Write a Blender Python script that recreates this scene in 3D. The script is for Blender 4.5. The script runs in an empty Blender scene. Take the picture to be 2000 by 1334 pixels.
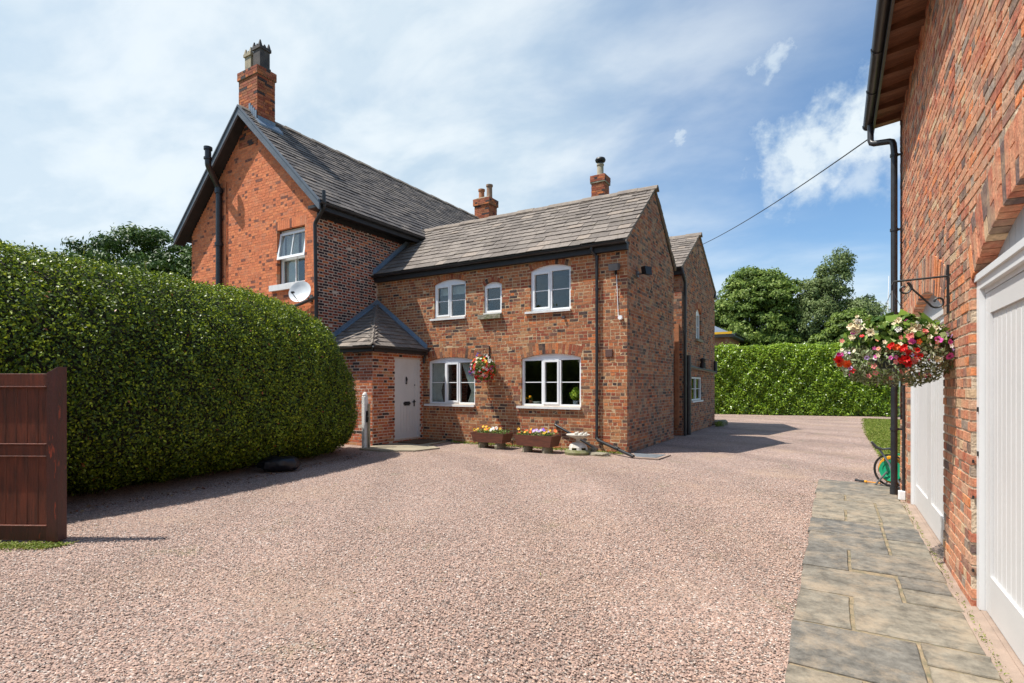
import bpy, math, random
import numpy as np
from mathutils import Vector, Matrix
random.seed(7); RS = np.random.RandomState(11)
C = bpy.context.scene.collection
sc = bpy.context.scene
rad = math.radians

# ------------------------------------------------------------------ camera, sky, sun
F_PX = 1053.0; YAW = math.atan2(630, F_PX); EYE = 1.45
cd = bpy.data.cameras.new('camera'); cam = bpy.data.objects.new('camera', cd); C.objects.link(cam)
cam.location = (0, 0, EYE); cam.rotation_euler = (rad(90), 0, YAW)
cd.sensor_width = 36; cd.lens = F_PX / 2000 * 36; cd.shift_y = 85 / 2000; cd.clip_start = 0.05; cd.clip_end = 900
sc.camera = cam
CR = (math.cos(YAW), math.sin(YAW)); CF = (-math.sin(YAW), math.cos(YAW))
def proj(x, y, z):
    dx = x * CR[0] + y * CR[1]; dy = x * CF[0] + y * CF[1]
    if dy < .1: return None
    return (1000 + F_PX * dx / dy, 752 - F_PX * (z - EYE) / dy)
def pray(px, py):
    u = (px - 1000) / F_PX
    return Vector((u * CR[0] + CF[0], u * CR[1] + CF[1], (752 - py) / F_PX)).normalized()

SUN_D = Vector((0.434, 0.346, -1.0)).normalized()
sl = bpy.data.lights.new('sun', 'SUN'); sl.energy = 4.4; sl.angle = rad(0.53); sl.color = (1, .955, .88)
so = bpy.data.objects.new('sun', sl); C.objects.link(so); so.rotation_euler = SUN_D.to_track_quat('-Z', 'Y').to_euler()
so.location = (-20, -20, 40)

w = bpy.data.worlds.new('World'); sc.world = w; w.use_nodes = True
nt = w.node_tree; nt.nodes.clear()
def N(t, **k):
    n = nt.nodes.new(t)
    for a, b in k.items(): setattr(n, a, b)
    return n
L = lambda a, b: nt.links.new(a, b)
def math_(op, a, b=None, clamp=False):
    n = N('ShaderNodeMath', operation=op); n.use_clamp = clamp
    for i, v in enumerate((a, b)):
        if v is None: continue
        if isinstance(v, (int, float)): n.inputs[i].default_value = v
        else: L(v, n.inputs[i])
    return n.outputs[0]
def mrange(v, a, b, c=0., d=1., smooth=True):
    n = N('ShaderNodeMapRange'); n.interpolation_type = 'SMOOTHSTEP' if smooth else 'LINEAR'
    L(v, n.inputs[0]); n.inputs[1].default_value = a; n.inputs[2].default_value = b; n.inputs[3].default_value = c; n.inputs[4].default_value = d
    return n.outputs[0]
sky = N('ShaderNodeTexSky', sky_type='NISHITA'); sky.sun_disc = False
sky.sun_elevation = rad(60.97); sky.sun_rotation = rad(231.4); sky.altitude = 50; sky.air_density = 1.0; sky.dust_density = 1.3; sky.ozone_density = 2.2
tc = N('ShaderNodeTexCoord'); DIR = tc.outputs['Generated']
sep = N('ShaderNodeSeparateXYZ'); L(DIR, sep.inputs[0])
den = math_('ADD', math_('MAXIMUM', sep.outputs[2], 0.0), 0.22)
comb = N('ShaderNodeCombineXYZ'); L(math_('DIVIDE', sep.outputs[0], den), comb.inputs[0]); L(math_('DIVIDE', sep.outputs[1], den), comb.inputs[1])
mp = N('ShaderNodeMapping'); L(comb.outputs[0], mp.inputs[0]); mp.inputs['Rotation'].default_value = (0, 0, rad(-28)); mp.inputs['Scale'].default_value = (.60, .95, 1)
def noise(vec, scale, detail=8, rough=.58, dist=.0):
    n = N('ShaderNodeTexNoise'); L(vec, n.inputs['Vector']); n.inputs['Scale'].default_value = scale
    n.inputs['Detail'].default_value = detail; n.inputs['Roughness'].default_value = rough; n.inputs['Distortion'].default_value = dist
    return n
def dot(vec):
    n = N('ShaderNodeVectorMath', operation='DOT_PRODUCT'); L(DIR, n.inputs[0]); n.inputs[1].default_value = vec; return n.outputs['Value']
n1 = noise(mp.outputs[0], .95, 9, .5, .25).outputs[0]
n2 = noise(mp.outputs[0], 3.2, 7, .55, .2).outputs[0]
veil = math_('ADD', math_('MULTIPLY', n1, .75), math_('MULTIPLY', n2, .25))
left = dot(tuple(pray(150, 60)))                        # the thick veil lies on this side of the sky
veil = math_('ADD', veil, mrange(left, .50, .95, -.03, .36, False))
low = mrange(sep.outputs[2], .0, .42, .24, 0.)
veil = math_('ADD', veil, low)
cl = mrange(veil, .40, .86, 0.0, .90)
nd = noise(DIR, 9, 7, .62, .2)
sub = N('ShaderNodeVectorMath', operation='MULTIPLY_ADD'); L(nd.outputs['Color'], sub.inputs[0]); sub.inputs[1].default_value = (.16, .16, .16); sub.inputs[2].default_value = (-.08, -.08, -.08)
add = N('ShaderNodeVectorMath', operation='ADD'); L(DIR, add.inputs[0]); L(sub.outputs[0], add.inputs[1])
nd2 = noise(DIR, 34, 6, .6, .1).outputs[0]
puffs = None
for (px, py, r, s) in ((1640, 262, .062, .95), (1560, 312, .060, .9), (1700, 235, .075, .95), (1500, 345, .040, .75), (1600, 290, .06, .9), (1690, 345, .045, .55), (1530, 100, .034, .7), (1490, 118, .032, .65), (1325, 280, .018, .6), (830, 185, .045, .6), (775, 200, .04, .45), (700, 150, .06, .35), (740, 30, .08, .45), (300, 120, .30, .35), (60, 350, .16, .4), (1900, 200, .12, .9)):
    dn = N('ShaderNodeVectorMath', operation='DISTANCE'); L(add.outputs[0], dn.inputs[0]); dn.inputs[1].default_value = tuple(pray(px, py))
    dd = math_('ADD', dn.outputs['Value'], math_('MULTIPLY', math_('SUBTRACT', nd2, .5), r * 1.6))
    m = mrange(dd, r * .15, r * 1.3, s, 0.)
    puffs = m if puffs is None else math_('MAXIMUM', puffs, m)
tot = math_('MAXIMUM', cl, puffs, True)
ccol = N('ShaderNodeMixRGB'); ccol.inputs[1].default_value = (4.3, 5.3, 6.1, 1); ccol.inputs[2].default_value = (6.3, 6.85, 7.1, 1)
L(math_('MAXIMUM', mrange(n2, .35, .65), math_('MULTIPLY', puffs, .9), True), ccol.inputs[0])
gain = N('ShaderNodeMixRGB', blend_type='MULTIPLY'); gain.inputs[0].default_value = 1; L(sky.outputs[0], gain.inputs[1]); gain.inputs[2].default_value = (.92, 1.12, 1.22, 1)
mixc = N('ShaderNodeMixRGB'); L(tot, mixc.inputs[0]); L(gain.outputs[0], mixc.inputs[1]); L(ccol.outputs[0], mixc.inputs[2])
bg = N('ShaderNodeBackground'); bg.inputs[1].default_value = 0.10; L(mixc.outputs[0], bg.inputs[0])
wo = N('ShaderNodeOutputWorld'); L(bg.outputs[0], wo.inputs[0])
sc.view_settings.view_transform = 'Standard'; sc.view_settings.look = 'None'; sc.view_settings.gamma = 1
sc.view_settings.use_curve_mapping = False; sc.view_settings.exposure = 0.55
sc.cycles.max_bounces = 8; sc.cycles.transparent_max_bounces = 24

# ------------------------------------------------------------------ materials
def newmat(name):
    m = bpy.data.materials.new(name); m.use_nodes = True; t = m.node_tree
    return m, t, t.nodes['Principled BSDF'], t.nodes['Material Output']
def pm(name, c1, c2=None, scale=8, rough=.6, bump=0., bscale=40, metal=0., detail=5, spec=.5, contrast=(.35, .65), stretch=None, c3=None, s3=2., t3=(.5, .7)):
    """mottled two or three colour surface with fine relief, in world coordinates"""
    m, t, p, o = newmat(name); n = t.nodes; l = t.links
    p.inputs['Roughness'].default_value = rough; p.inputs['Metallic'].default_value = metal; p.inputs['Specular IOR Level'].default_value = spec
    g = n.new('ShaderNodeNewGeometry'); vec = g.outputs['Position']
    if stretch:
        mpn = n.new('ShaderNodeMapping'); l.new(vec, mpn.inputs[0]); mpn.inputs['Scale'].default_value = stretch; vec = mpn.outputs[0]
    if c2 is None: c2 = tuple(x * .75 for x in c1)
    nz = n.new('ShaderNodeTexNoise'); l.new(vec, nz.inputs['Vector']); nz.inputs['Scale'].default_value = scale; nz.inputs['Detail'].default_value = detail; nz.inputs['Roughness'].default_value = .62
    r = n.new('ShaderNodeMapRange'); l.new(nz.outputs[0], r.inputs[0]); r.inputs[1].default_value, r.inputs[2].default_value = contrast
    mx = n.new('ShaderNodeMixRGB'); l.new(r.outputs[0], mx.inputs[0]); mx.inputs[1].default_value = (*c1, 1); mx.inputs[2].default_value = (*c2, 1)
    out = mx.outputs[0]
    if c3:
        nz3 = n.new('ShaderNodeTexNoise'); l.new(vec, nz3.inputs['Vector']); nz3.inputs['Scale'].default_value = s3; nz3.inputs['Detail'].default_value = 8; nz3.inputs['Roughness'].default_value = .65
        r3 = n.new('ShaderNodeMapRange'); l.new(nz3.outputs[0], r3.inputs[0]); r3.inputs[1].default_value, r3.inputs[2].default_value = t3
        m3 = n.new('ShaderNodeMixRGB'); l.new(r3.outputs[0], m3.inputs[0]); l.new(out, m3.inputs[1]); m3.inputs[2].default_value = (*c3, 1); out = m3.outputs[0]
    l.new(out, p.inputs['Base Color'])
    if bump:
        nb = n.new('ShaderNodeTexNoise'); l.new(vec, nb.inputs['Vector']); nb.inputs['Scale'].default_value = bscale; nb.inputs['Detail'].default_value = 6
        b = n.new('ShaderNodeBump'); b.inputs['Strength'].default_value = bump; b.inputs['Distance'].default_value = .02; l.new(nb.outputs[0], b.inputs['Height']); l.new(b.outputs[0], p.inputs['Normal'])
    return m
def tonemat(name, ramp, rough=.85, nscale=30, namt=.35, bump=.4, bscale=90, interp='CONSTANT', c3=None, s3=1.5, t3=(.55, .75), fine=None, spec=.35, transl=0., a3=1.):
    """colour picked piece by piece from the face attribute 'tone', then weathered"""
    m, t, p, o = newmat(name); n = t.nodes; l = t.links
    p.inputs['Roughness'].default_value = rough; p.inputs['Specular IOR Level'].default_value = spec
    at = n.new('ShaderNodeAttribute'); at.attribute_name = 'tone'; at.attribute_type = 'GEOMETRY'
    cr = n.new('ShaderNodeValToRGB'); cr.color_ramp.interpolation = interp; l.new(at.outputs['Fac'], cr.inputs[0])
    e = cr.color_ramp.elements
    while len(e) < len(ramp): e.new(.5)
    for i, (pos, c) in enumerate(ramp): e[i].position = pos; e[i].color = (*c, 1)
    g = n.new('ShaderNodeNewGeometry'); vec = g.outputs['Position']; out = cr.outputs[0]
    if namt:
        nz = n.new('ShaderNodeTexNoise'); l.new(vec, nz.inputs['Vector']); nz.inputs['Scale'].default_value = nscale; nz.inputs['Detail'].default_value = 5; nz.inputs['Roughness'].default_value = .7
        r = n.new('ShaderNodeMapRange'); l.new(nz.outputs[0], r.inputs[0]); r.inputs[1].default_value = .3; r.inputs[2].default_value = .7; r.inputs[3].default_value = 1 - namt; r.inputs[4].default_value = 1 + namt
        mx = n.new('ShaderNodeMixRGB'); mx.blend_type = 'MULTIPLY'; mx.inputs[0].default_value = 1; l.new(out, mx.inputs[1]); l.new(r.outputs[0], mx.inputs[2]); out = mx.outputs[0]
    if c3:
        nz3 = n.new('ShaderNodeTexNoise'); l.new(vec, nz3.inputs['Vector']); nz3.inputs['Scale'].default_value = s3; nz3.inputs['Detail'].default_value = 9; nz3.inputs['Roughness'].default_value = .7
        r3 = n.new('ShaderNodeMapRange'); l.new(nz3.outputs[0], r3.inputs[0]); r3.inputs[1].default_value, r3.inputs[2].default_value = t3; r3.inputs[4].default_value = a3
        m3 = n.new('ShaderNodeMixRGB'); l.new(r3.outputs[0], m3.inputs[0]); l.new(out, m3.inputs[1]); m3.inputs[2].default_value = (*c3, 1); out = m3.outputs[0]
    l.new(out, p.inputs['Base Color'])
    if bump:
        nb = n.new('ShaderNodeTexNoise'); l.new(vec, nb.inputs['Vector']); nb.inputs['Scale'].default_value = bscale; nb.inputs['Detail'].default_value = 5
        b = n.new('ShaderNodeBump'); b.inputs['Strength'].default_value = bump; b.inputs['Distance'].default_value = .01; l.new(nb.outputs[0], b.inputs['Height']); l.new(b.outputs[0], p.inputs['Normal'])
    if transl:
        tr = n.new('ShaderNodeBsdfTranslucent'); l.new(out, tr.inputs[0]); ms = n.new('ShaderNodeMixShader'); ms.inputs[0].default_value = transl
        l.new(p.outputs[0], ms.inputs[1]); l.new(tr.outputs[0], ms.inputs[2]); l.new(ms.outputs[0], o.inputs[0])
    return m
BR, OR, RD, DK, TN, PK, GY = (.31, .112, .050), (.50, .150, .048), (.27, .070, .034), (.055, .036, .034), (.42, .215, .10), (.56, .33, .23), (.33, .28, .24)
M_BRICK = {
 'wing': tonemat('weathered brown brick', [(0, DK), (.05, (.17, .08, .055)), (.14, RD), (.30, BR), (.50, (.37, .138, .060)), (.72, (.42, .155, .062)), (.86, OR), (.93, TN)], c3=(.44, .24, .115), s3=2.2, t3=(.48, .72), a3=.45),
 'wingend': tonemat('shade darkened weathered brick', [(0, DK), (.10, (.16, .09, .07)), (.25, RD), (.40, BR), (.66, (.40, .18, .10)), (.86, OR), (.92, TN)], c3=(.34, .27, .20), s3=1.6, t3=(.46, .7), a3=.55),  # weathered brick, with the end wall's shade put into a darker palette
 'gable': tonemat('smooth orange pressed brick', [(0, (.20, .075, .05)), (.09, (.55, .165, .070)), (.4, (.64, .19, .078)), (.75, (.70, .225, .09)), (.95, (.56, .20, .10))], namt=.22, nscale=22, bump=.25, c3=(.66, .30, .16), s3=3, t3=(.5, .75), a3=.5),
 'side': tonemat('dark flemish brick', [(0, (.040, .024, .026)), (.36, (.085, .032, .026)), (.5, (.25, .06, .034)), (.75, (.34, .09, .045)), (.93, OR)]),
 'porch': tonemat('red porch brick', [(0, DK), (.10, RD), (.35, (.42, .12, .06)), (.65, OR), (.85, (.50, .20, .10)), (.95, TN)]),
 'garage': tonemat('reclaimed orange brick', [(0, (.14, .09, .08)), (.06, (.27, .13, .095)), (.17, (.40, .13, .075)), (.34, (.50, .19, .105)), (.54, (.55, .24, .135)), (.74, (.62, .21, .08)), (.82, (.52, .29, .19)), (.92, (.28, .22, .18)), (.96, (.52, .36, .22))], nscale=26, namt=.42, bump=.7, bscale=60, c3=(.56, .39, .235), s3=6, t3=(.44, .70), a3=.62),
 'arch': tonemat('rubbed arch brick', [(0, (.2, .09, .06)), (.12, RD), (.3, BR), (.5, (.42, .15, .07)), (.8, OR), (.92, (.5, .28, .15))], nscale=30, namt=.35, bump=.5),
 'chim': tonemat('chimney brick', [(0, DK), (.12, RD), (.4, BR), (.7, (.38, .12, .06)), (.9, OR)]),
}
M_MORT = pm('lime mortar', (.60, .44, .27), (.44, .31, .18), 9, .95, .5, 60)
M_MORTE = pm('shade darkened weathered mortar', (.36, .27, .19), (.26, .19, .13), 9, .95, .5, 60)  # darker copy of the wing mortar, end wall shade painted in
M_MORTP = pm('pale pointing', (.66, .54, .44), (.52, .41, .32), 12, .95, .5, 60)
M_MORTO = pm('red tinted mortar', (.56, .30, .18), (.42, .22, .13), 14, .95, .4, 60)
M_MORTD = pm('garage mortar', (.64, .50, .36), (.44, .33, .225), 14, .95, .8, 50)
M_SLATE = tonemat('stone slate', [(0, (.145, .12, .10)), (.2, (.17, .142, .12)), (.45, (.195, .162, .136)), (.75, (.22, .184, .153)), (.94, (.26, .21, .168))], rough=.75, nscale=18, namt=.3, bump=.6, bscale=45, c3=(.30, .25, .17), s3=2.6, t3=(.56, .74), a3=.55)
M_SLATE2 = tonemat('dark welsh slate', [(0, (.085, .073, .067)), (.3, (.12, .102, .09)), (.65, (.15, .127, .11)), (.9, (.19, .158, .132))], rough=.7, nscale=10, namt=.35, bump=.4, c3=(.24, .20, .12), s3=.8, t3=(.58, .75), a3=.45)
M_RIDGE = pm('weathered ridge tile', (.17, .14, .12), (.27, .22, .17), 7, .9, .5, 40)
M_UND = pm('roof underlay', (.05, .045, .04), None, 5, .9)
M_WHITE = pm('white painted frame', (.86, .87, .87), (.80, .81, .81), 3, .35)
M_GWHITE = pm('garage frame paint', (.72, .72, .715), (.67, .67, .665), 2, .42)
M_SILL = pm('white painted sill', (.76, .76, .74), (.66, .65, .62), 6, .5)
M_DOOR = pm('white painted door', (.64, .63, .62), (.60, .59, .58), 1.6, .42, .06, 90, c3=(.50, .48, .44), s3=1.3, t3=(.60, .95))
M_SPAN = pm('shade grey arch board', (.36, .40, .43), (.42, .46, .49), 2, .5)  # grey stands for shade under the arch, put into the board colour
M_BLACK = pm('black plastic gutter', (.016, .017, .019), (.03, .031, .034), 6, .35)
M_BARGE = pm('grey painted barge board', (.085, .10, .12), (.11, .13, .15), 5, .5)
M_FASC = pm('black fascia', (.012, .012, .013), (.022, .021, .021), 6, .6)
M_LEAD = pm('sky tinted lead flashing', (.13, .19, .26), (.20, .25, .30), 9, .45, .2, 20)  # blue of the reflected sky is painted into the base colour
M_STONE = pm('old stone', (.34, .30, .22), (.20, .18, .13), 9, .95, .8, 30, c3=(.12, .13, .05), s3=5)
M_CONC = pm('concrete', (.38, .28, .22), (.28, .21, .165), 4, .95, .5, 80)
M_BUFF = pm('buff clay', (.42, .35, .23), (.26, .22, .16), 8, .9, .3, 30)
M_SOOT = pm('sooty clay', (.05, .045, .045), (.10, .085, .075), 6, .9, .3, 30)
M_TERRA = pm('terracotta', (.45, .18, .08), (.32, .13, .06), 9, .85, .3, 30)
M_BLKMET = pm('black iron', (.013, .013, .014), None, 10, .5)
M_DARK = pm('unlit room wall', (.05, .042, .035), None, 2, .9)  # near black: the dimness of the rooms is put into the colour
M_CURT = pm('white curtain cloth', (.78, .78, .72), (.66, .66, .60), 6, .9)
M_GREYPL = pm('grey plastic', (.10, .10, .105), None, 9, .5)
M_WOODG = pm('dark red stained timber', (.155, .038, .017), (.07, .022, .012), 5, .45, .25, 50, stretch=(6, 6, .7), c3=(.24, .04, .018), s3=9, t3=(.66, .70))
M_WOODG2 = pm('worn red stained timber', (.085, .022, .014), (.045, .017, .012), 4, .45, .25, 50, stretch=(5, 5, .8), c3=(.26, .045, .018), s3=4, t3=(.60, .64))
M_WOODP = pm('red brown planter timber', (.17, .055, .030), (.09, .032, .02), 5, .6, .3, 60, stretch=(1, 1, 6), c3=(.28, .13, .08), s3=8, t3=(.6, .75))
M_WOODE = pm('brown stained rafter', (.20, .085, .040), (.11, .045, .022), 4, .7, .3, 40, stretch=(1, 8, 4))
M_LEAF_H = tonemat('privet leaf', [(0, (.018, .038, .008)), (.30, (.085, .145, .012)), (.60, (.28, .36, .022)), (.9, (.60, .66, .045)), (.985, (.34, .24, .09)), (.995, (.40, .12, .06))], rough=.40, namt=0, bump=0, interp='LINEAR', spec=.36, transl=.30)
M_LEAF_L = tonemat('laurel leaf', [(0, (.05, .11, .010)), (.35, (.17, .29, .018)), (.75, (.36, .50, .035)), (1, (.52, .64, .08))], rough=.32, namt=0, bump=0, interp='LINEAR', spec=.5, transl=.3)
M_LEAF_T = tonemat('broad tree leaf', [(0, (.07, .12, .022)), (.5, (.17, .25, .04)), (1, (.33, .39, .09))], rough=.55, namt=0, bump=0, interp='LINEAR', transl=.3)
M_LEAF_B = tonemat('birch leaf', [(0, (.09, .13, .045)), (.5, (.19, .25, .08)), (1, (.30, .35, .14))], rough=.55, namt=0, bump=0, interp='LINEAR', transl=.3)
M_LEAF_Y = tonemat('yew needles', [(0, (.02, .05, .009)), (.6, (.07, .14, .018)), (1, (.18, .27, .04))], rough=.5, namt=0, bump=0, interp='LINEAR', transl=.2)
M_LEAF_F = tonemat('bedding plant leaf', [(0, (.03, .07, .015)), (.45, (.09, .17, .025)), (.8, (.22, .34, .05)), (1, (.42, .50, .22))], rough=.45, namt=0, bump=0, interp='LINEAR', transl=.25)
M_TRAIL = tonemat('trailing stem and silver leaf', [(0, (.12, .07, .04)), (.35, (.13, .17, .06)), (.7, (.25, .30, .14)), (1, (.46, .52, .38))], rough=.6, namt=0, bump=0, interp='LINEAR', transl=.2)
M_BARK = pm('bark', (.09, .07, .05), (.16, .13, .10), 4, .95, .8, 12, stretch=(3, 3, .6))
M_CORE = pm('hedge twigs', (.012, .014, .006), (.028, .022, .012), 8, 1.)
def flat(name, c, rough=.5, spec=.4): return pm(name, c, tuple(x * .82 for x in c), 30, rough, spec=spec)
M_GLASS, t_, p_, o_ = newmat('window glass')
tr = t_.nodes.new('ShaderNodeBsdfTransparent'); tr.inputs[0].default_value = (.82, .86, .86, 1)
gl = t_.nodes.new('ShaderNodeBsdfGlossy'); gl.inputs['Roughness'].default_value = .01
fr = t_.nodes.new('ShaderNodeLayerWeight'); fr.inputs[0].default_value = .5
pw_ = t_.nodes.new('ShaderNodeMath'); pw_.operation = 'POWER'; pw_.inputs[1].default_value = 4.0; t_.links.new(fr.outputs['Facing'], pw_.inputs[0])
mr_ = t_.nodes.new('ShaderNodeMath'); mr_.operation = 'MULTIPLY_ADD'; mr_.inputs[1].default_value = .9; mr_.inputs[2].default_value = .075; mr_.use_clamp = True; t_.links.new(pw_.outputs[0], mr_.inputs[0])
ms = t_.nodes.new('ShaderNodeMixShader'); t_.links.new(mr_.outputs[0], ms.inputs[0]); t_.links.new(tr.outputs[0], ms.inputs[1]); t_.links.new(gl.outputs[0], ms.inputs[2]); t_.links.new(ms.outputs[0], o_.inputs[0])
gn = t_.nodes.new('ShaderNodeNewGeometry'); nn = t_.nodes.new('ShaderNodeTexNoise'); nn.inputs['Scale'].default_value = 2.2; t_.links.new(gn.outputs['Position'], nn.inputs['Vector'])
bn = t_.nodes.new('ShaderNodeBump'); bn.inputs['Strength'].default_value = .12; bn.inputs['Distance'].default_value = .03; t_.links.new(nn.outputs[0], bn.inputs['Height']); t_.links.new(bn.outputs[0], gl.inputs['Normal'])

# ------------------------------------------------------------------ mesh helpers
class MB:
    def __init__(s): s.v = []; s.f = []; s.t = []; s.m = []
    def add(s, vs, fs, tone=.5, mi=0):
        b = len(s.v); s.v.extend(tuple(map(float, p)) for p in vs)
        for f in fs: s.f.append(tuple(b + i for i in f)); s.t.append(tone); s.m.append(mi)
        return s
    BF = ((0, 3, 2, 1), (4, 5, 6, 7), (0, 1, 5, 4), (1, 2, 6, 5), (2, 3, 7, 6), (3, 0, 4, 7))
    def hexa(s, p8, tone=.5, mi=0): return s.add(p8, MB.BF, tone, mi)
    def box(s, x0, x1, y0, y1, z0, z1, tone=.5, mi=0):
        return s.hexa([(x0, y0, z0), (x1, y0, z0), (x1, y1, z0), (x0, y1, z0), (x0, y0, z1), (x1, y0, z1), (x1, y1, z1), (x0, y1, z1)], tone, mi)
    def bevbox(s, x0, x1, y0, y1, z0, z1, b=.01, tone=.5, mi=0):
        """box with chamfered long edges (octagon section in each axis pair, simple shell)"""
        vs = []; 
        for z, i in ((z0, b), (z0 + b, 0), (z1 - b, 0), (z1, b)):
            for (x, y, cx, cy) in ((x0, y0, 1, 0), (x1, y0, -1, 0), (x1, y0, 0, 1), (x1, y1, 0, -1), (x1, y1, -1, 0), (x0, y1, 1, 0), (x0, y1, 0, -1), (x0, y0, 0, 1)):
                sx = 1 if x == x0 else -1; sy = 1 if y == y0 else -1
                vs.append((x + cx * b + sx * i, y + cy * b + sy * i, z))
        fs = [tuple(range(7, -1, -1)), tuple(range(24, 32))]
        for k in range(3):
            for j in range(8): fs.append((k * 8 + j, k * 8 + (j + 1) % 8, k * 8 + 8 + (j + 1) % 8, k * 8 + 8 + j))
        return s.add(vs, fs, tone, mi)
    def prism(s, poly, d, tone=.5, mi=0):
        n = len(poly); vs = [Vector(p) for p in poly] + [Vector(p) + Vector(d) for p in poly]
        fs = [tuple(range(n - 1, -1, -1)), tuple(range(n, 2 * n))] + [(i, (i + 1) % n, n + (i + 1) % n, n + i) for i in range(n)]
        return s.add(vs, fs, tone, mi)
    def tube(s, pts, r, n=10, tone=.5, mi=0, caps=True):
        pts = [Vector(p) for p in pts]; rs = r if isinstance(r, (list, tuple)) else [r] * len(pts); vs = []; fs = []
        up = None
        for i, p in enumerate(pts):
            a = pts[max(i - 1, 0)]; b = pts[min(i + 1, len(pts) - 1)]; d = (b - a).normalized()
            if up is None: up = Vector((0, 0, 1)) if abs(d.z) < .9 else Vector((1, 0, 0))
            u = d.cross(up)
            if u.length < 1e-4: u = d.cross(Vector((0, 1, 0)))
            u.normalize(); v = u.cross(d).normalized(); up = v
            for k in range(n):
                q = 2 * math.pi * k / n; vs.append(p + (u * math.cos(q) + v * math.sin(q)) * rs[i])
        for i in range(len(pts) - 1):
            for k in range(n): fs.append((i * n + k, i * n + (k + 1) % n, (i + 1) * n + (k + 1) % n, (i + 1) * n + k))
        if caps: fs.append(tuple(range(n - 1, -1, -1))); fs.append(tuple((len(pts) - 1) * n + k for k in range(n)))
        return s.add(vs, fs, tone, mi)
    def lathe(s, prof, c=(0, 0, 0), n=20, tone=.5, mi=0, mat=None):
        vs = []; fs = []
        for r, z in prof:
            for k in range(n):
                q = 2 * math.pi * k / n; p = Vector((r * math.cos(q), r * math.sin(q), z))
                if mat: p = mat @ p
                vs.append(p + Vector(c))
        for i in range(len(prof) - 1):
            for k in range(n): fs.append((i * n + k, i * n + (k + 1) % n, (i + 1) * n + (k + 1) % n, (i + 1) * n + k))
        return s.add(vs, fs, tone, mi)
    def build(s, name, mat, parent=None, smooth=False, kind=None, label=None, cat=None, group=None, local=False):
        me = bpy.data.meshes.new(name); me.from_pydata(s.v, [], s.f)
        a = me.attributes.new('tone', 'FLOAT', 'FACE'); a.data.foreach_set('value', s.t)
        for mt in (mat if isinstance(mat, (list, tuple)) else [mat]): me.materials.append(mt)
        if any(s.m): me.polygons.foreach_set('material_index', s.m)
        if smooth: me.polygons.foreach_set('use_smooth', [True] * len(s.f))
        me.update()
        return link(name, me, parent, kind, label, cat, group, smooth, local)
def wloc(o):
    return o.location.copy() if not o.parent else wloc(o.parent) + o.matrix_parent_inverse.translation + o.location
def link(name, me, parent=None, kind=None, label=None, cat=None, group=None, smooth=False, local=False):
    o = bpy.data.objects.new(name, me); C.objects.link(o)
    if parent:
        o.parent = parent
        if not local: o.matrix_parent_inverse = Matrix.Translation(-wloc(parent))
    tag(o, label, cat, group, kind)
    if smooth and me:
        me.set_sharp_from_angle(angle=rad(38))
    return o
def tag(o, label=None, cat=None, group=None, kind=None):
    if kind: o['kind'] = kind
    if label: o['label'] = label
    if cat: o['category'] = cat
    if group: o['group'] = group
def thing(name, loc, label, cat, group=None):
    o = bpy.data.objects.new(name, None); C.objects.link(o); o.location = loc; o.empty_display_size = .1; tag(o, label, cat, group); return o

class Fr:
    """wall frame: u along, z up, d outward"""
    def __init__(s, O, U, Nn): s.O = Vector(O); s.U = Vector(U); s.N = Vector(Nn)
    def P(s, u, z, d=0.): return s.O + s.U * u + Vector((0, 0, z)) + s.N * d
    def bx(s, mb, u0, u1, z0, z1, d0, d1, tone=.5, mi=0):
        mb.hexa([s.P(u0, z0, d0), s.P(u1, z0, d0), s.P(u1, z0, d1), s.P(u0, z0, d1), s.P(u0, z1, d0), s.P(u1, z1, d0), s.P(u1, z1, d1), s.P(u0, z1, d1)], tone, mi)

class Pieces:
    """collects single pieces (bricks, slates); the largest in view become objects, the rest one stuff part"""
    def __init__(s, single, rest, limit=295): s.single = single; s.rest = rest; s.limit = limit; s.items = []
    def add(s, v, f, tone, mat, parent, front): s.items.append((v, f, tone, mat, parent, front))
    def flush(s):
        sc_ = []
        for i, (v, f, tone, mat, parent, front) in enumerate(s.items):
            pp = [proj(*v[k]) for k in front]; a = 0
            if all(pp) and all(-5 < p[0] < 2005 and -5 < p[1] < 1339 for p in pp):
                for k in range(len(pp)):
                    x0, y0 = pp[k]; x1, y1 = pp[(k + 1) % len(pp)]; a += x0 * y1 - x1 * y0
                a = abs(a)
            sc_.append(a)
        order = sorted(range(len(s.items)), key=lambda i: -sc_[i])
        rest = {}
        for rank, i in enumerate(order):
            v, f, tone, mat, parent, front = s.items[i]
            if rank < s.limit and sc_[i] > 0:
                mb = MB(); mb.add(v, f, tone); mb.build(s.single, mat, parent)
            else:
                rest.setdefault((parent.name, mat.name), (parent, mat, MB()))[2].add(v, f, tone)
        for parent, mat, mb in rest.values(): mb.build(s.rest, mat, parent, kind='stuff')
        s.items = []

def arc(op):
    u0, u1, z0, zs, rise, vt = op; hw = (u1 - u0) / 2; uc = (u0 + u1) / 2
    if rise <= 0: return hw, uc, None, None
    R_ = (hw * hw + rise * rise) / (2 * rise); return hw, uc, R_, zs + rise - R_
def blocked(op, z, outer):
    u0, u1, z0, zs, rise, vt = op; hw, uc, R_, zc = arc(op)
    if z < z0: return None
    if z <= zs: return (u0, u1)
    if R_ is None:
        if outer and vt and z < zs + vt: return (u0 - .06, u1 + .06)
        return None
    if outer and vt:
        ro = R_ + vt
        if z - zc >= ro: return None
        h = min(math.sqrt(ro * ro - (z - zc) ** 2), (z - zc) * (hw / (zs - zc)) + .005)
        return (uc - h, uc + h)
    ro = R_ + (.03 if vt else 0)
    if z - zc >= ro: return None
    h = min(math.sqrt(ro * ro - (z - zc) ** 2), hw)
    return (uc - h, uc + h)
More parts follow.
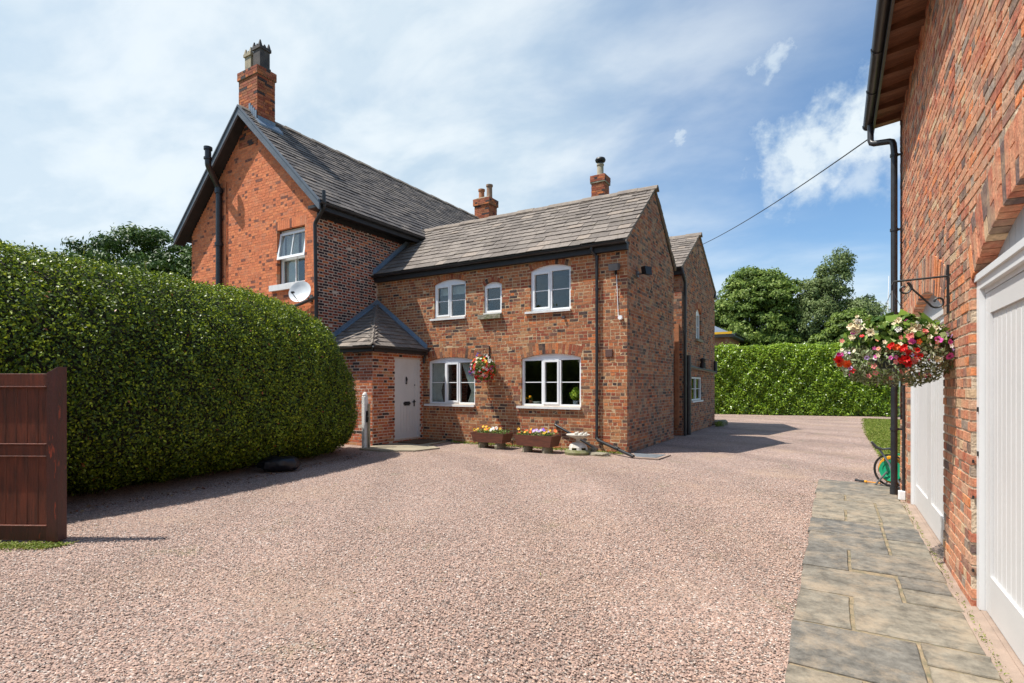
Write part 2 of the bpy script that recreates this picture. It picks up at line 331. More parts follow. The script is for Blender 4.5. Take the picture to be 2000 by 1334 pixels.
def spans(bounds, ops, z, outer):
    b = bounds(z)
    if not b: return []
    iv = [b]
    for op in ops:
        k = blocked(op, z, outer)
        if not k: continue
        nv = []
        for a, c in iv:
            if k[1] <= a or k[0] >= c: nv.append((a, c)); continue
            if k[0] > a: nv.append((a, k[0]))
            if k[1] < c: nv.append((k[1], c))
        iv = nv
    return [(a, c) for a, c in iv if c - a > .004]
def wall(fr, name, bounds, zmin, zmax, ops, style, mort, parent, pieces, bond='garden', brick_ok=None, proud=.0025, dep=.1, jit=.0045, L_=.235, Hc=.0715, headdark=0., seed=1, base_d=0., matn=None, mixed=False, gj=None):
    rnd = random.Random(seed); mb = MB(); hs = Hc / 2
    z = zmin
    while z < zmax - 1e-6:
        z1 = min(z + hs, zmax)
        A = spans(bounds, ops, z + .002, False); B = spans(bounds, ops, z1 - .002, False)
        if len(A) != len(B): A = B = spans(bounds, ops, (z + z1) / 2, False)
        for (a, b), (c, d) in zip(A, B):
            a += .004; b -= .004; c += .004; d -= .004
            mb.hexa([fr.P(a, z, -dep), fr.P(b, z, -dep), fr.P(b, z, 0), fr.P(a, z, 0), fr.P(c, z1, -dep), fr.P(d, z1, -dep), fr.P(d, z1, 0), fr.P(c, z1, 0)])
        z = z1
    wo_ = mb.build(name, mort, parent)
    mat = M_BRICK[style]; k = 0; z = zmin
    g = gj or (.0075 if style != 'gable' else .0035)
    FF = ((3, 2, 6, 7), (0, 1, 2, 3), (4, 7, 6, 5), (0, 3, 7, 4), (1, 5, 6, 2))
    while z + Hc * .6 < zmax:
        hdr = (bond == 'garden' and k % (3 if mixed else 4) == 2)
        seq = [(L_, 0)]
        if hdr: seq = [(L_ / 2, 1)]
        if mixed and not hdr: seq = [(L_ if rnd.random() < .66 else L_ / 2, 0) for _ in range(17)]
        if bond == 'flemish': seq = [(L_, 0), (L_ / 2, 1)]
        tot_ = sum(q[0] for q in seq)
        off = (k % 2) * (tot_ / 2) + (L_ / 4 if hdr else 0) + (.0 if bond != 'flemish' else 0) + rnd.uniform(-.012, .012)
        zc = z + Hc / 2
        for a, b in spans(bounds, ops, zc, True):
            u = math.floor((a - off) / tot_) * tot_ + off; i = 0
            while u < b:
                wL, hd = seq[i % len(seq)]; e = u + wL
                x0 = max(u, a) + (g if u > a else 0); x1 = min(e, b) - (g if e < b else 0)
                if x1 - x0 > .035 and not (brick_ok and not brick_ok((x0 + x1) / 2, zc)):
                    j = lambda s=jit: rnd.uniform(-s, s)
                    pr = proud + rnd.uniform(-.002, .003)
                    za = z + g + j(.0015); zb = z + Hc - g + j(.0015); a0 = x0 if x0 == a else x0 + j(); a1 = x1 if x1 == b else x1 + j()
                    v = [fr.P(a0, za, -.09), fr.P(a1, za, -.09), fr.P(a1, za + j(.002), pr + j(.0015)), fr.P(a0, za + j(.002), pr + j(.0015)),
                         fr.P(a0, zb, -.09), fr.P(a1, zb, -.09), fr.P(a1, zb + j(.002), pr + j(.0015)), fr.P(a0, zb + j(.002), pr + j(.0015))]
                    tn = rnd.random()
                    if headdark == 2: tn = rnd.random() * .09 if rnd.random() < (.16 if hd else .04) else .1 + rnd.random() * .9
                    elif headdark and bond == 'flemish': tn = rnd.random() * .45 if (hd or rnd.random() < .25) else .5 + rnd.random() * .5
                    elif hd and rnd.random() < .25: tn *= .5
                    pieces.add(v, FF, tn, mat, wo_, (2, 3, 7, 6))
                u = e; i += 1
        z += Hc; k += 1
    for op in ops:
        u0, u1, z0, zs, rise, vt = op
        if not vt: continue
        hw, uc, R_, zc = arc(op)
        if R_:
            th = math.asin(hw / R_); n = max(5, int(2 * th * R_ / .078)); 
            for q in range(n):
                t0 = -th + 2 * th * q / n + .0045 / R_; t1 = -th + 2 * th * (q + 1) / n - .0045 / R_
                pr = proud + .001 + rnd.uniform(-.003, .004)
                rr = ([(R_, R_ + vt)] if rnd.random() < .55 or vt < .2 else [(R_, R_ + vt * .64), (R_ + vt * .64 + .009, R_ + vt)]) if q % 2 or vt < .2 else [(R_, R_ + vt * .36), (R_ + vt * .36 + .009, R_ + vt)]
                for r0, r1 in rr:
                    p = lambda r, t, d: fr.P(uc + r * math.sin(t), zc + r * math.cos(t), d)
                    v = [p(r0, t0, -.09), p(r0, t1, -.09), p(r0, t1, pr), p(r0, t0, pr), p(r1, t0, -.09), p(r1, t1, -.09), p(r1, t1, pr), p(r1, t0, pr)]
                    pieces.add(v, FF, rnd.random(), M_BRICK[{'gable': 'gable', 'garage': 'garage', 'wing': 'wing'}.get(style, 'arch')], wo_, (2, 3, 7, 6))
        else:
            n = int((u1 - u0 + .12) / .078)
            for q in range(n):
                a = u0 - .06 + (u1 - u0 + .12) * q / n + .003; b = u0 - .06 + (u1 - u0 + .12) * (q + 1) / n - .003
                v = [fr.P(a, zs, -.09), fr.P(b, zs, -.09), fr.P(b, zs, proud), fr.P(a, zs, proud), fr.P(a, zs + vt, -.09), fr.P(b, zs + vt, -.09), fr.P(b, zs + vt, proud), fr.P(a, zs + vt, proud)]
                pieces.add(v, FF, rnd.random(), M_BRICK[{'gable': 'gable', 'garage': 'garage', 'wing': 'wing'}.get(style, 'arch')], wo_, (2, 3, 7, 6))
    return wo_

def roof_slates(O, U, V, ulen_fn, vlen, exps, widths, mat, parent, pieces, seed=1, th=.016, side=0):
    """courses of slates from the eave (v=0) up; U along the eave, V up the slope (unit vectors)"""
    rnd = random.Random(seed); O = Vector(O); U = Vector(U).normalized(); V = Vector(V).normalized(); Nn = U.cross(V).normalized()
    if Nn.z < 0: Nn = -Nn
    v = 0.; k = 0
    while v < vlen:
        t = min(1, v / vlen); ex = exps[0] * (1 - t) + exps[1] * t; wd = widths[0] * (1 - t) + widths[1] * t
        v1 = min(v + ex * 1.45, vlen + .02)
        iv = ulen_fn(v + ex * .4)
        if iv:
            a, b = iv; u = a - rnd.random() * wd
            while u < b:
                wq = wd * rnd.uniform(.72, 1.32); x0 = max(u, a); x1 = min(u + wq, b)
                if x1 - x0 > .04:
                    j = rnd.uniform(-.012, .012); l0 = .034 + rnd.uniform(-.005, .007); l1 = .008; s = rnd.uniform(-.006, .006); k0 = rnd.uniform(-.006, .006)
                    P = lambda uu, vv, h: O + U * uu + V * vv + Nn * h
                    q = [P(x0 + .004, v + j, l0 - th), P(x1 - .004, v + j + k0, l0 - th + s), P(x1 - .004, v1, l1 - th), P(x0 + .004, v1, l1 - th),
                         P(x0 + .004, v + j, l0), P(x1 - .004, v + j + k0, l0 + s), P(x1 - .004, v1, l1), P(x0 + .004, v1, l1)]
                    pieces.add(q, MB.BF, rnd.random(), mat, parent, (4, 5, 6, 7))
                u += wq
        v += ex; k += 1

def window(fr, parent, u0, u1, z0, zs, rise, lights, bars=1, sill=(.05, .05, .05), rec=.045, fw=.05, casement=(), hbar=(.5,), sillmat=None, name='window', spanmat=None):
    """painted timber window: outer frame (this mesh), arch board, casements, glazing bars, panes, sill"""
    W = MB(); d0, d1 = -rec - .07, -rec; S = .055
    fr.bx(W, u0, u0 + fw, z0, zs, d0, d1); fr.bx(W, u1 - fw, u1, z0, zs, d0, d1)
    fr.bx(W, u0 + fw, u1 - fw, z0, z0 + fw, d0, d1 - .001); fr.bx(W, u0 + fw, u1 - fw, zs - fw, zs, d0, d1 - .001)
    edges = [0]; 
    for q in lights: edges.append(edges[-1] + q)
    tot_ = edges[-1]; iu0, iu1 = u0 + fw, u1 - fw; mull = .045
    E_ = [iu0 + (iu1 - iu0) * e / tot_ for e in edges]
    for e in E_[1:-1]: fr.bx(W, e - mull / 2, e + mull / 2, z0 + fw, zs - fw, d0, d1 - .002)
    wn = W.build(name, M_WHITE, parent)
    if rise:
        op = (u0, u1, z0, zs, rise, 0); hw, uc, R_, zc = arc(op); pts = []
        th = math.asin(min(1, hw / R_)); A = MB()
        for q in range(13):
            t = -th + 2 * th * q / 12; pts.append(fr.P(uc + R_ * math.sin(t), zc + R_ * math.cos(t) + .012, d0))
        pts += [fr.P(u1, zs + .002, d0), fr.P(u0, zs + .002, d0)]
        A.prism(pts, fr.N * (d1 - .006 - d0)); A.build('arch_board', spanmat or M_WHITE, wn)
    for i in range(len(lights)):
        a = E_[i] + (mull / 2 if i else 0); b = E_[i + 1] - (mull / 2 if i < len(lights) - 1 else 0); za, zb = z0 + fw, zs - fw
        if i in casement:
            K = MB(); c = .042; k0, k1 = d0 + .02, d1 + .014
            fr.bx(K, a + .002, a + c, za + .002, zb - .002, k0, k1); fr.bx(K, b - c, b - .002, za + .002, zb - .002, k0, k1)
            fr.bx(K, a + c, b - c, za + .002, za + c, k0, k1 - .001); fr.bx(K, a + c, b - c, zb - c, zb - .002, k0, k1 - .001)
            K.build('casement', M_WHITE, wn); a += c; b -= c; za += c; zb -= c
        G = MB(); fr.bx(G, a, b, za, zb, d0 + .030, d0 + .034); G.build('pane', M_GLASS, wn)
        H = MB()
        for hb in hbar: zz = za + (zb - za) * hb; fr.bx(H, a, b, zz - .009, zz + .009, d0 + .028, d0 + .05)
        if bars > 1:
            for q in range(1, bars): uu = a + (b - a) * q / bars; fr.bx(H, uu - .008, uu + .008, za, zb, d0 + .029, d0 + .049)
        if H.v: H.build('glazing_bar', M_WHITE, wn)
    if sill:
        sd, sh, so_ = sill; K = MB(); fr.bx(K, u0 - so_, u1 + .01, z0 - sh, z0 - .001, d0, sd); K.build('sill', sillmat or M_SILL, wn)
    return wn

def npmesh(name, V, Fq, tone, mat, parent=None, **kw):
    me = bpy.data.meshes.new(name); nv, nf, k = len(V), len(Fq), Fq.shape[1]
    me.vertices.add(nv); me.vertices.foreach_set('co', V.astype(np.float32).ravel())
    me.loops.add(nf * k); me.loops.foreach_set('vertex_index', Fq.astype(np.int32).ravel())
    me.polygons.add(nf); me.polygons.foreach_set('loop_start', np.arange(0, nf * k, k, dtype=np.int32))
    try: me.polygons.foreach_set('loop_total', np.full(nf, k, dtype=np.int32))
    except Exception: pass
    a = me.attributes.new('tone', 'FLOAT', 'FACE'); a.data.foreach_set('value', np.asarray(tone, dtype=np.float32))
    me.materials.append(mat); me.update(calc_edges=True); me.validate()
    return link(name, me, parent, **kw)
def norm(a): return a / np.maximum(np.linalg.norm(a, axis=1, keepdims=True), 1e-9)
def leaves(P, Nn, size, spread=.8, aspect=.5, droop=0., tonef=None):
    n = len(P); nn = norm(Nn + RS.normal(0, spread, (n, 3))); r = norm(RS.normal(0, 1, (n, 3)) + np.array([0, 0, -droop]))
    t = norm(r - nn * np.sum(r * nn, 1, keepdims=True)); b = np.cross(nn, t); s = size * RS.uniform(.65, 1.3, (n, 1)); wv = s * aspect
    V = np.stack([P - t * s * .5, P + b * wv * .5 - t * s * .05 + nn * s * .09, P + t * s * .5, P - b * wv * .5 - t * s * .05 + nn * s * .09], 1).reshape(-1, 3)
    return V, np.arange(4 * n).reshape(-1, 4), (tonef if tonef is not None else RS.random_sample(n))

# ================================================================== THE GROUND
def gravelmat():
    m, t, p, o = newmat('pink gravel'); n = t.nodes; l = t.links; g = n.new('ShaderNodeNewGeometry'); P = g.outputs['Position']
    vo = n.new('ShaderNodeTexVoronoi'); vo.inputs['Scale'].default_value = 78; l.new(P, vo.inputs['Vector'])
    vo2 = n.new('ShaderNodeTexVoronoi'); vo2.inputs['Scale'].default_value = 40; l.new(P, vo2.inputs['Vector'])
    sp = n.new('ShaderNodeSeparateColor'); l.new(vo.outputs['Color'], sp.inputs[0])
    cr = n.new('ShaderNodeValToRGB'); cr.color_ramp.interpolation = 'CONSTANT'; l.new(sp.outputs[0], cr.inputs[0])
    cols = [(0, (.10, .075, .063)), (.10, (.22, .155, .128)), (.26, (.335, .228, .185)), (.52, (.41, .28, .225)), (.70, (.46, .31, .24)), (.82, (.35, .288, .25)), (.93, (.57, .48, .42))]
    e = cr.color_ramp.elements
    while len(e) < len(cols): e.new(.5)
    for i, (a, c) in enumerate(cols): e[i].position = a; e[i].color = (*c, 1)
    def nz(s, d=6): q = n.new('ShaderNodeTexNoise'); q.inputs['Scale'].default_value = s; q.inputs['Detail'].default_value = d; q.inputs['Roughness'].default_value = .6; l.new(P, q.inputs['Vector']); return q.outputs[0]
    def mr(v, a, b, c, d): q = n.new('ShaderNodeMapRange'); l.new(v, q.inputs[0]); q.inputs[1].default_value = a; q.inputs[2].default_value = b; q.inputs[3].default_value = c; q.inputs[4].default_value = d; return q.outputs[0]
    mu = n.new('ShaderNodeMixRGB'); mu.blend_type = 'MULTIPLY'; mu.inputs[0].default_value = 1; l.new(cr.outputs[0], mu.inputs[1]); l.new(mr(nz(.55), .3, .7, .80, 1.16), mu.inputs[2])
    # sandy trodden patches and a trace of moss
    mx = n.new('ShaderNodeMixRGB'); l.new(mr(nz(.7, 9), .50, .68, 0, .6), mx.inputs[0]); l.new(mu.outputs[0], mx.inputs[1]); mx.inputs[2].default_value = (.40, .28, .20, 1)
    wv = n.new('ShaderNodeTexWave'); wv.wave_type = 'RINGS'; wv.rings_direction = 'Z'; wmp = n.new('ShaderNodeMapping'); wmp.inputs['Location'].default_value = (14., 3., 0); l.new(P, wmp.inputs[0]); l.new(wmp.outputs[0], wv.inputs['Vector']); wv.inputs['Scale'].default_value = .17; wv.inputs['Distortion'].default_value = 3.5; wv.inputs['Detail'].default_value = 2
    trk = n.new('ShaderNodeMixRGB'); trk.blend_type = 'MULTIPLY'; trk.inputs[0].default_value = 1; l.new(mx.outputs[0], trk.inputs[1]); l.new(mr(wv.outputs['Fac'], .55, .95, 1.04, .88), trk.inputs[2]); mx = trk
    mm = n.new('ShaderNodeMixRGB'); l.new(mr(nz(1.7, 10), .60, .72, 0, .5), mm.inputs[0]); l.new(mx.outputs[0], mm.inputs[1]); mm.inputs[2].default_value = (.17, .17, .07, 1)
    dk = n.new('ShaderNodeMixRGB'); dk.blend_type = 'MULTIPLY'; dk.inputs[0].default_value = 1; l.new(mm.outputs[0], dk.inputs[1]); l.new(mr(nz(28, 3), .3, .6, .8, 1.06), dk.inputs[2])
    l.new(dk.outputs[0], p.inputs['Base Color']); p.inputs['Roughness'].default_value = .85; p.inputs['Specular IOR Level'].default_value = .3
    h = n.new('ShaderNodeMath'); h.operation = 'ADD'; l.new(vo.outputs['Distance'], h.inputs[0]); l.new(vo2.outputs['Distance'], h.inputs[1])
    b = n.new('ShaderNodeBump'); b.invert = True; b.inputs['Strength'].default_value = .8; b.inputs['Distance'].default_value = .010; l.new(h.outputs[0], b.inputs['Height']); l.new(b.outputs[0], p.inputs['Normal'])
    return m
M_GRAV = gravelmat()
M_EARTH = pm('rough meadow', (.06, .10, .02), (.10, .12, .035), .4, 1., .5, 5)
g = MB(); g.add([(-400, -400, -.02), (400, -400, -.02), (400, 600, -.02), (-400, 600, -.02)], [(0, 1, 2, 3)]); g.build('ground', M_EARTH, kind='structure')
g = MB(); nx, ny = 90, 110; vs = []
for j in range(ny + 1):
    for i in range(nx + 1):
        x = -17 + 24 * i / nx; y = -10 + 42 * j / ny
        vs.append((x, y, -.002 + .009 * math.sin(x * 1.7 + .6 * math.sin(y)) * math.sin(y * 1.3 + x * .4) - .006))
g.add(vs, [(j * (nx + 1) + i, j * (nx + 1) + i + 1, (j + 1) * (nx + 1) + i + 1, (j + 1) * (nx + 1) + i) for j in range(ny) for i in range(nx)])
drive = g.build('gravel_driveway', M_GRAV, smooth=True, kind='structure')
# loose stones lying on the drive, real chips
def chips(n, box, smin, smax, name, mat, reject=None, tone=None):
    x0, x1, y0, y1 = box; P = np.stack([RS.uniform(x0, x1, n), RS.uniform(y0, y1, n), RS.uniform(-.004, .004, n)], 1)
    dd = P[:, 0] * CF[0] + P[:, 1] * CF[1]; lat = P[:, 0] * CR[0] + P[:, 1] * CR[1]
    keep = (dd > 1.8) & (np.abs(lat) < dd * 1.02) & (P[:, 0] < -.22)
    if reject is not None: keep &= ~reject(P)
    keep &= RS.random_sample(n) < np.clip(5.5 / dd, 0, 1) ** 1.6
    P = P[keep]; n = len(P); s = RS.uniform(smin, smax, (n, 1)) * RS.uniform(.7, 1.2, (n, 1))
    base = np.array([(1, 0, 0), (.2, 1, .1), (-1, .15, 0), (-.1, -1, .1), (.1, .1, .75), (0, 0, -.5)], float)
    a = RS.uniform(0, 6.28, n); ca, sa = np.cos(a), np.sin(a)
    B = base[None] * (1 + RS.uniform(-.3, .3, (n, 6, 3))) * s[:, None] * np.array([1, .72, .8])
    X = B[..., 0] * ca[:, None] - B[..., 1] * sa[:, None]; Y = B[..., 0] * sa[:, None] + B[..., 1] * ca[:, None]
    V = np.stack([X, Y, B[..., 2]], 2) + P[:, None]
    f = np.array([(0, 1, 4), (1, 2, 4), (2, 3, 4), (3, 0, 4)])
    Fq = (np.arange(n) * 6)[:, None, None] + f[None]
    return npmesh(name, V.reshape(-1, 3), Fq.reshape(-1, 3), np.repeat(RS.random_sample(n), 4), mat, kind='stuff', parent=drive)
M_CHIP = tonemat('gravel chip', [(0, (.10, .075, .065)), (.12, (.24, .17, .14)), (.3, (.36, .245, .20)), (.55, (.44, .30, .24)), (.75, (.50, .335, .25)), (.86, (.37, .315, .275)), (.95, (.58, .50, .44))], rough=.8, namt=.15, bump=0)
chips(520000, (-9.5, -.2, -1.5, 9.5), .0045, .0095, 'loose_gravel', M_CHIP)

# lawn strip
LED = [(1.1, 27.6), (1.02, 26.0), (.92, 22.5), (.80, 18.5), (.78, 15.), (.83, 12.2), (.86, 11.0)]
g = MB(); g.prism([(x, y, -.015) for x, y in LED] + [(6.5, 11.0, -.015), (6.5, 27.6, -.015)], (0, 0, .03)); M_LAWN = pm('mown lawn', (.17, .225, .025), (.27, .28, .055), 6, .9, .8, 60, c3=(.12, .17, .02), s3=1)
g.build('lawn', M_LAWN, kind='structure')
n = 26000; P = np.stack([RS.uniform(.75, 2.6, n), RS.uniform(11.2, 27.4, n), np.full(n, .03)], 1)
edge = np.interp(P[:, 1], [q[1] for q in LED[::-1]], [q[0] for q in LED[::-1]]) + RS.normal(0, .05, n); P = P[P[:, 0] > edge - .02]
M_GRASS = tonemat('grass blade', [(0, (.11, .17, .018)), (.6, (.21, .27, .035)), (1, (.36, .34, .10))], rough=.6, namt=0, bump=0, interp='LINEAR', transl=.25)
V, Fq, t = leaves(P, np.tile([[1., 0, 0]], (len(P), 1)), .07, 1.2, .25); tag(npmesh('grass', V, Fq, t, M_GRASS, kind='stuff', label='short green grass at the edge of the gravel drive', cat='grass'))
# moss strip under the gate
n = 2600; P = np.stack([RS.uniform(-6.75, -5.95, n), RS.normal(0, .055, n), RS.uniform(.002, .018, n)], 1); P[:, 1] += 2.03 + (P[:, 0] + 6.1) * .60 - .04
V, Fq, t = leaves(P, np.tile([[0, 0, 1.]], (len(P), 1)), .028, .8, .4); tag(npmesh('moss', V, Fq, t, M_GRASS, kind='stuff', label='patchy yellow green moss on the gravel below the red gate', cat='moss'))

# ------------------------------------------------------------------ paved path beside the garage
M_FLAG = tonemat('sandstone flag', [(0, (.13, .122, .108)), (.35, (.165, .150, .125)), (.7, (.20, .175, .135)), (1, (.235, .20, .15))], rough=.7, nscale=11, namt=.5, bump=.9, bscale=22, interp='LINEAR', c3=(.38, .295, .205), s3=3.6, t3=(.48, .64), a3=.6)
M_BED = pm('sandy joint mortar', (.34, .25, .155), (.14, .13, .08), 11, .95, .6, 60)
g = MB(); g.box(-.2, .70, -4., 9.42, -.02, .018); path = g.build('path', M_BED, kind='structure')
g = MB(); vs = []
for k in range(0, 64): y = -4 + k * .2; vs.append((.695 + random.uniform(-.012, .012), min(y, 8.05), .021 + random.uniform(-.003, .003))); vs.append((.79, min(y, 8.05), .030))
g.add(vs, [(2 * k, 2 * k + 1, 2 * k + 3, 2 * k + 2) for k in range(63)]); g.build('concrete_strip', M_CONC, kind='structure')
flags = [(-.2, .70, 8.26, 9.40), (-.2, .11, 7.80, 8.24), (.12, .70, 7.83, 8.24), (-.2, .41, 7.24, 7.79), (.42, .70, 7.36, 7.81), (-.2, .10, 6.66, 7.22), (.11, .70, 6.68, 7.34) if 0 else (.11, .41, 6.66, 7.22),
 (.42, .70, 6.62, 7.34), (-.2, .40, 6.04, 6.64), (.41, .70, 6.04, 6.60), (-.2, .40, 5.50, 6.02), (.41, .70, 5.50, 6.02), (-.2, .10, 4.88, 5.48), (.11, .70, 4.94, 5.48), (-.2, .39, 4.30, 4.86), (.40, .70, 4.65, 4.92), (.40, .70, 4.36, 4.63),
 (-.2, .09, 3.71, 4.28), (.10, .70, 3.73, 4.34), (-.2, .39, 3.11, 3.69), (.40, .70, 3.44, 3.71), (.40, .70, 2.85, 3.42), (-.2, .12, 2.50, 3.09), (.13, .39, 2.50, 3.09), (-.2, .70, 1.90, 2.48), (.40, .70, 2.50, 2.83), (-.2, .40, 1.3, 1.88), (.41, .70, 1.3, 1.88), (-.2, .70, .3, 1.28), (-.2, .70, -.9, .28), (-.2, .70, -2.2, -.92), (-.2, .70, -3.9, -2.22)]
for (x0, x1, y0, y1) in flags:
    q = MB(); n = 3; r = random.uniform; e = .004; tz = .030 + r(-.0025, .0025)
    gx = .0065; a = [(x0 + (gx if x0 > -.19 else -.012 + r(-.012, .012)), y0 + r(.002, .012)), (x1 - (gx if x1 < .69 else r(0, .02)), y0 + r(.002, .012)), (x1 - (gx if x1 < .69 else r(0, .02)), y1 - r(.0, .010)), (x0 + (gx if x0 > -.19 else -.012 + r(-.012, .012)), y1 - r(.0, .010))]
    pts = []                                                    # riven edge, subdivided and chamfered
    for i in range(4):
        p0, p1 = a[i], a[(i + 1) % 4]
        for k in range(5): pts.append((p0[0] + (p1[0] - p0[0]) * k / 5 + r(-e, e), p0[1] + (p1[1] - p0[1]) * k / 5 + r(-e, e)))
    cx, cy = sum(p[0] for p in pts) / 20, sum(p[1] for p in pts) / 20
    vs = [(p[0], p[1], -.01) for p in pts] + [(p[0], p[1], tz - .006) for p in pts] + [(p[0] + (cx - p[0]) * .02, p[1] + (cy - p[1]) * .02, tz + r(-.0015, .0015)) for p in pts] + [(cx, cy, tz)]
    fs = [(i, (i + 1) % 20, 20 + (i + 1) % 20, 20 + i) for i in range(20)] + [(20 + i, 20 + (i + 1) % 20, 40 + (i + 1) % 20, 40 + i) for i in range(20)] + [(40 + i, 40 + (i + 1) % 20, 60) for i in range(20)]
    q.add(vs, fs, random.random()); q.build('paving_slab', M_FLAG, path)

# ================================================================== THE HOUSE
house = thing('brick_house', (-7, 11, 0), 'two storey red brick farmhouse with slate roofs, white windows and a corner porch', 'house')
BK = Pieces('brick', 'brickwork', 295); SLT = Pieces('slate', 'slates', 295)
fA = Fr((0, 11.03, 0), (1, 0, 0), (0, -1, 0)); fB = Fr((-3.76, 0, 0), (0, 1, 0), (1, 0, 0)); fC = Fr((0, 15.78, 0), (1, 0, 0), (0, -1, 0))
fE = Fr((0, 8.98, 0), (1, 0, 0), (0, -1, 0)); fS = Fr((-11.0, 0, 0), (0, 1, 0), (1, 0, 0)); fPl = Fr((0, 9.2, 0), (1, 0, 0), (0, -1, 0)); fPr = Fr((-9.33, 0, 0), (0, 1, 0), (1, 0, 0))
W1 = (-8.97, -7.96, 3.17, 4.06, .10, .13); W2 = (-7.41, -6.89, 3.21, 3.89, .08, .11); W3 = (-6.10, -5.07, 3.16, 4.11, .10, .13)
G1 = (-9.15, -7.67, .96, 2.07, .095, .24); G2 = (-6.34, -4.82, .96, 2.07, .10, .24)
wA = wall(fA, 'front_wall', lambda z: (-11.0, -3.7605), 0, 4.46, [W1, W2, W3, G1, G2], 'wing', M_MORT, house, BK, 'garden', seed=3, mixed=True, L_=.212, brick_ok=lambda u, z: not (u < -9.4 and z < 2.3))
def gab(a, b, mid, ze, zr):
    def f(z):
        if z <= ze: return (a, b)
        t = (z - ze) / (zr - ze)
        if t >= 1: return None
        return (a + (mid - a) * t, b + (mid - b) * t)
    return f
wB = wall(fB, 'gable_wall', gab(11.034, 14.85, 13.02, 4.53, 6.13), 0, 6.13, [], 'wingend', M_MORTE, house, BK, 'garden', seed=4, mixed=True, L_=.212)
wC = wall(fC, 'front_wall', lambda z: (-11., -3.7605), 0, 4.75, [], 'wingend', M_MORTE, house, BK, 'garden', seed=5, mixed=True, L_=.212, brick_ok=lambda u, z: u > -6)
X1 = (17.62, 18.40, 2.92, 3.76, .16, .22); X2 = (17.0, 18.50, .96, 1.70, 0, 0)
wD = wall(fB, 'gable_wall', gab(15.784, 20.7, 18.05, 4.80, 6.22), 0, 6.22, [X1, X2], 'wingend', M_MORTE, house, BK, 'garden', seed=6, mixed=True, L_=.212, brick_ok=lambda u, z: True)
ME = (-12.56, -11.45, 4.06, 5.50, 0, .24)
AP, EZ = (-13.76), 5.95
def mg(z):
    if z <= 5.95: return (-16.6, -11.0005)
    t = (z - 5.95) / (8.75 - 5.95)
    return None if t >= 1 else (-16.6 + (AP + 16.6) * t, -11.0 + (AP + 11.0) * t)
wE = wall(fE, 'gable_wall', mg, 0, 8.75, [ME], 'gable', M_MORTO, house, BK, 'flemish', seed=7, L_=.205, headdark=2, proud=.003, brick_ok=lambda u, z: z > 2.2)
# the dark patch and pier line at the flue pipe
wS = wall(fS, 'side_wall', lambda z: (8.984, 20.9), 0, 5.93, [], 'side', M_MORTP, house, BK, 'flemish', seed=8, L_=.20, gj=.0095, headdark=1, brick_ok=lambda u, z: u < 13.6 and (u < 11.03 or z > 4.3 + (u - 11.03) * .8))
DO = (9.95, 10.91, 0.09, 2.12, 0, 0)
wP1 = wall(fPl, 'porch_wall', lambda z: (-11., -9.3305), 0, 2.32, [], 'porch', M_MORTP, house, BK, 'garden', seed=9)
wP2 = wall(fPr, 'porch_wall', lambda z: (9.204, 11.02), 0, 2.32, [DO], 'porch', M_MORTP, house, BK, 'flemish', seed=10)
g = MB(); g.box(-16.6, -16.5, 8.98, 20.9, 0, 5.95); g.box(-16.6, -11, 20.8, 20.9, 0, 5.95); g.build('rear_wall', M_BRICK['gable'], house)
g = MB(); g.box(-11, -3.8, 14.75, 14.84, 0, 4.5); g.build('rear_wall', M_BRICK['wingend'], house); g = MB(); g.box(-11, -3.8, 20.6, 20.69, 0, 4.7); g.build('rear_wall', M_BRICK['wingend'], house)
g = MB(); g.prism([(-16.5, 20.85, 5.95), (-11.05, 20.85, 5.95), (AP, 20.85, 8.7)], (0, .05, 0)); g.build('gable_wall', M_BRICK['gable'], house)
g = MB(); g.box(-10.9, -3.9, 13.2, 13.3, 0, 4.4); g.box(-10.9, -3.9, 11.2, 14.7, 2.55, 2.7); g.box(-10.9, -3.9, 11.2, 14.7, .0, .1); g.box(-16.4, -11.2, 12.5, 12.6, 0, 5.8); g.box(-16.4, -11.2, 9.2, 20.6, 5.75, 5.85); g.box(-16.4, -11.2, 9.2, 12.5, 3.0, 3.1)
g.box(-7.05, -6.95, 11.15, 13.2, .1, 2.55); g.build('inner_wall', M_DARK, house)

# windows
window(fA, house, *W1[:5], lights=(1, 1), casement=(0,), sill=(.06, .05, .10))
window(fA, house, *W2[:5], lights=(1,), casement=(), sill=(.03, .03, .0), fw=.065)
g = MB(); fA.bx(g, -7.52, -6.87, 3.06, 3.17, -.05, .11, 0); g.build('stone_sill', M_STONE, house)
window(fA, house, *W3[:5], lights=(1, 1), casement=(0,), sill=(.06, .05, .12))
window(fA, house, *G1[:5], lights=(1, .92, 1), casement=(1,), sill=(.07, .055, .10))
window(fA, house, *G2[:5], lights=(1, .92, 1), casement=(1,), sill=(.07, .055, .10))
window(fB, house, *X1[:5], lights=(1, 1), casement=(0,), sill=(.07, .08, .08), sillmat=M_STONE, rec=.06)
window(fB, house, *X2[:5], lights=(1, 1), casement=(), sill=(.05, .05, .03), rec=.03)
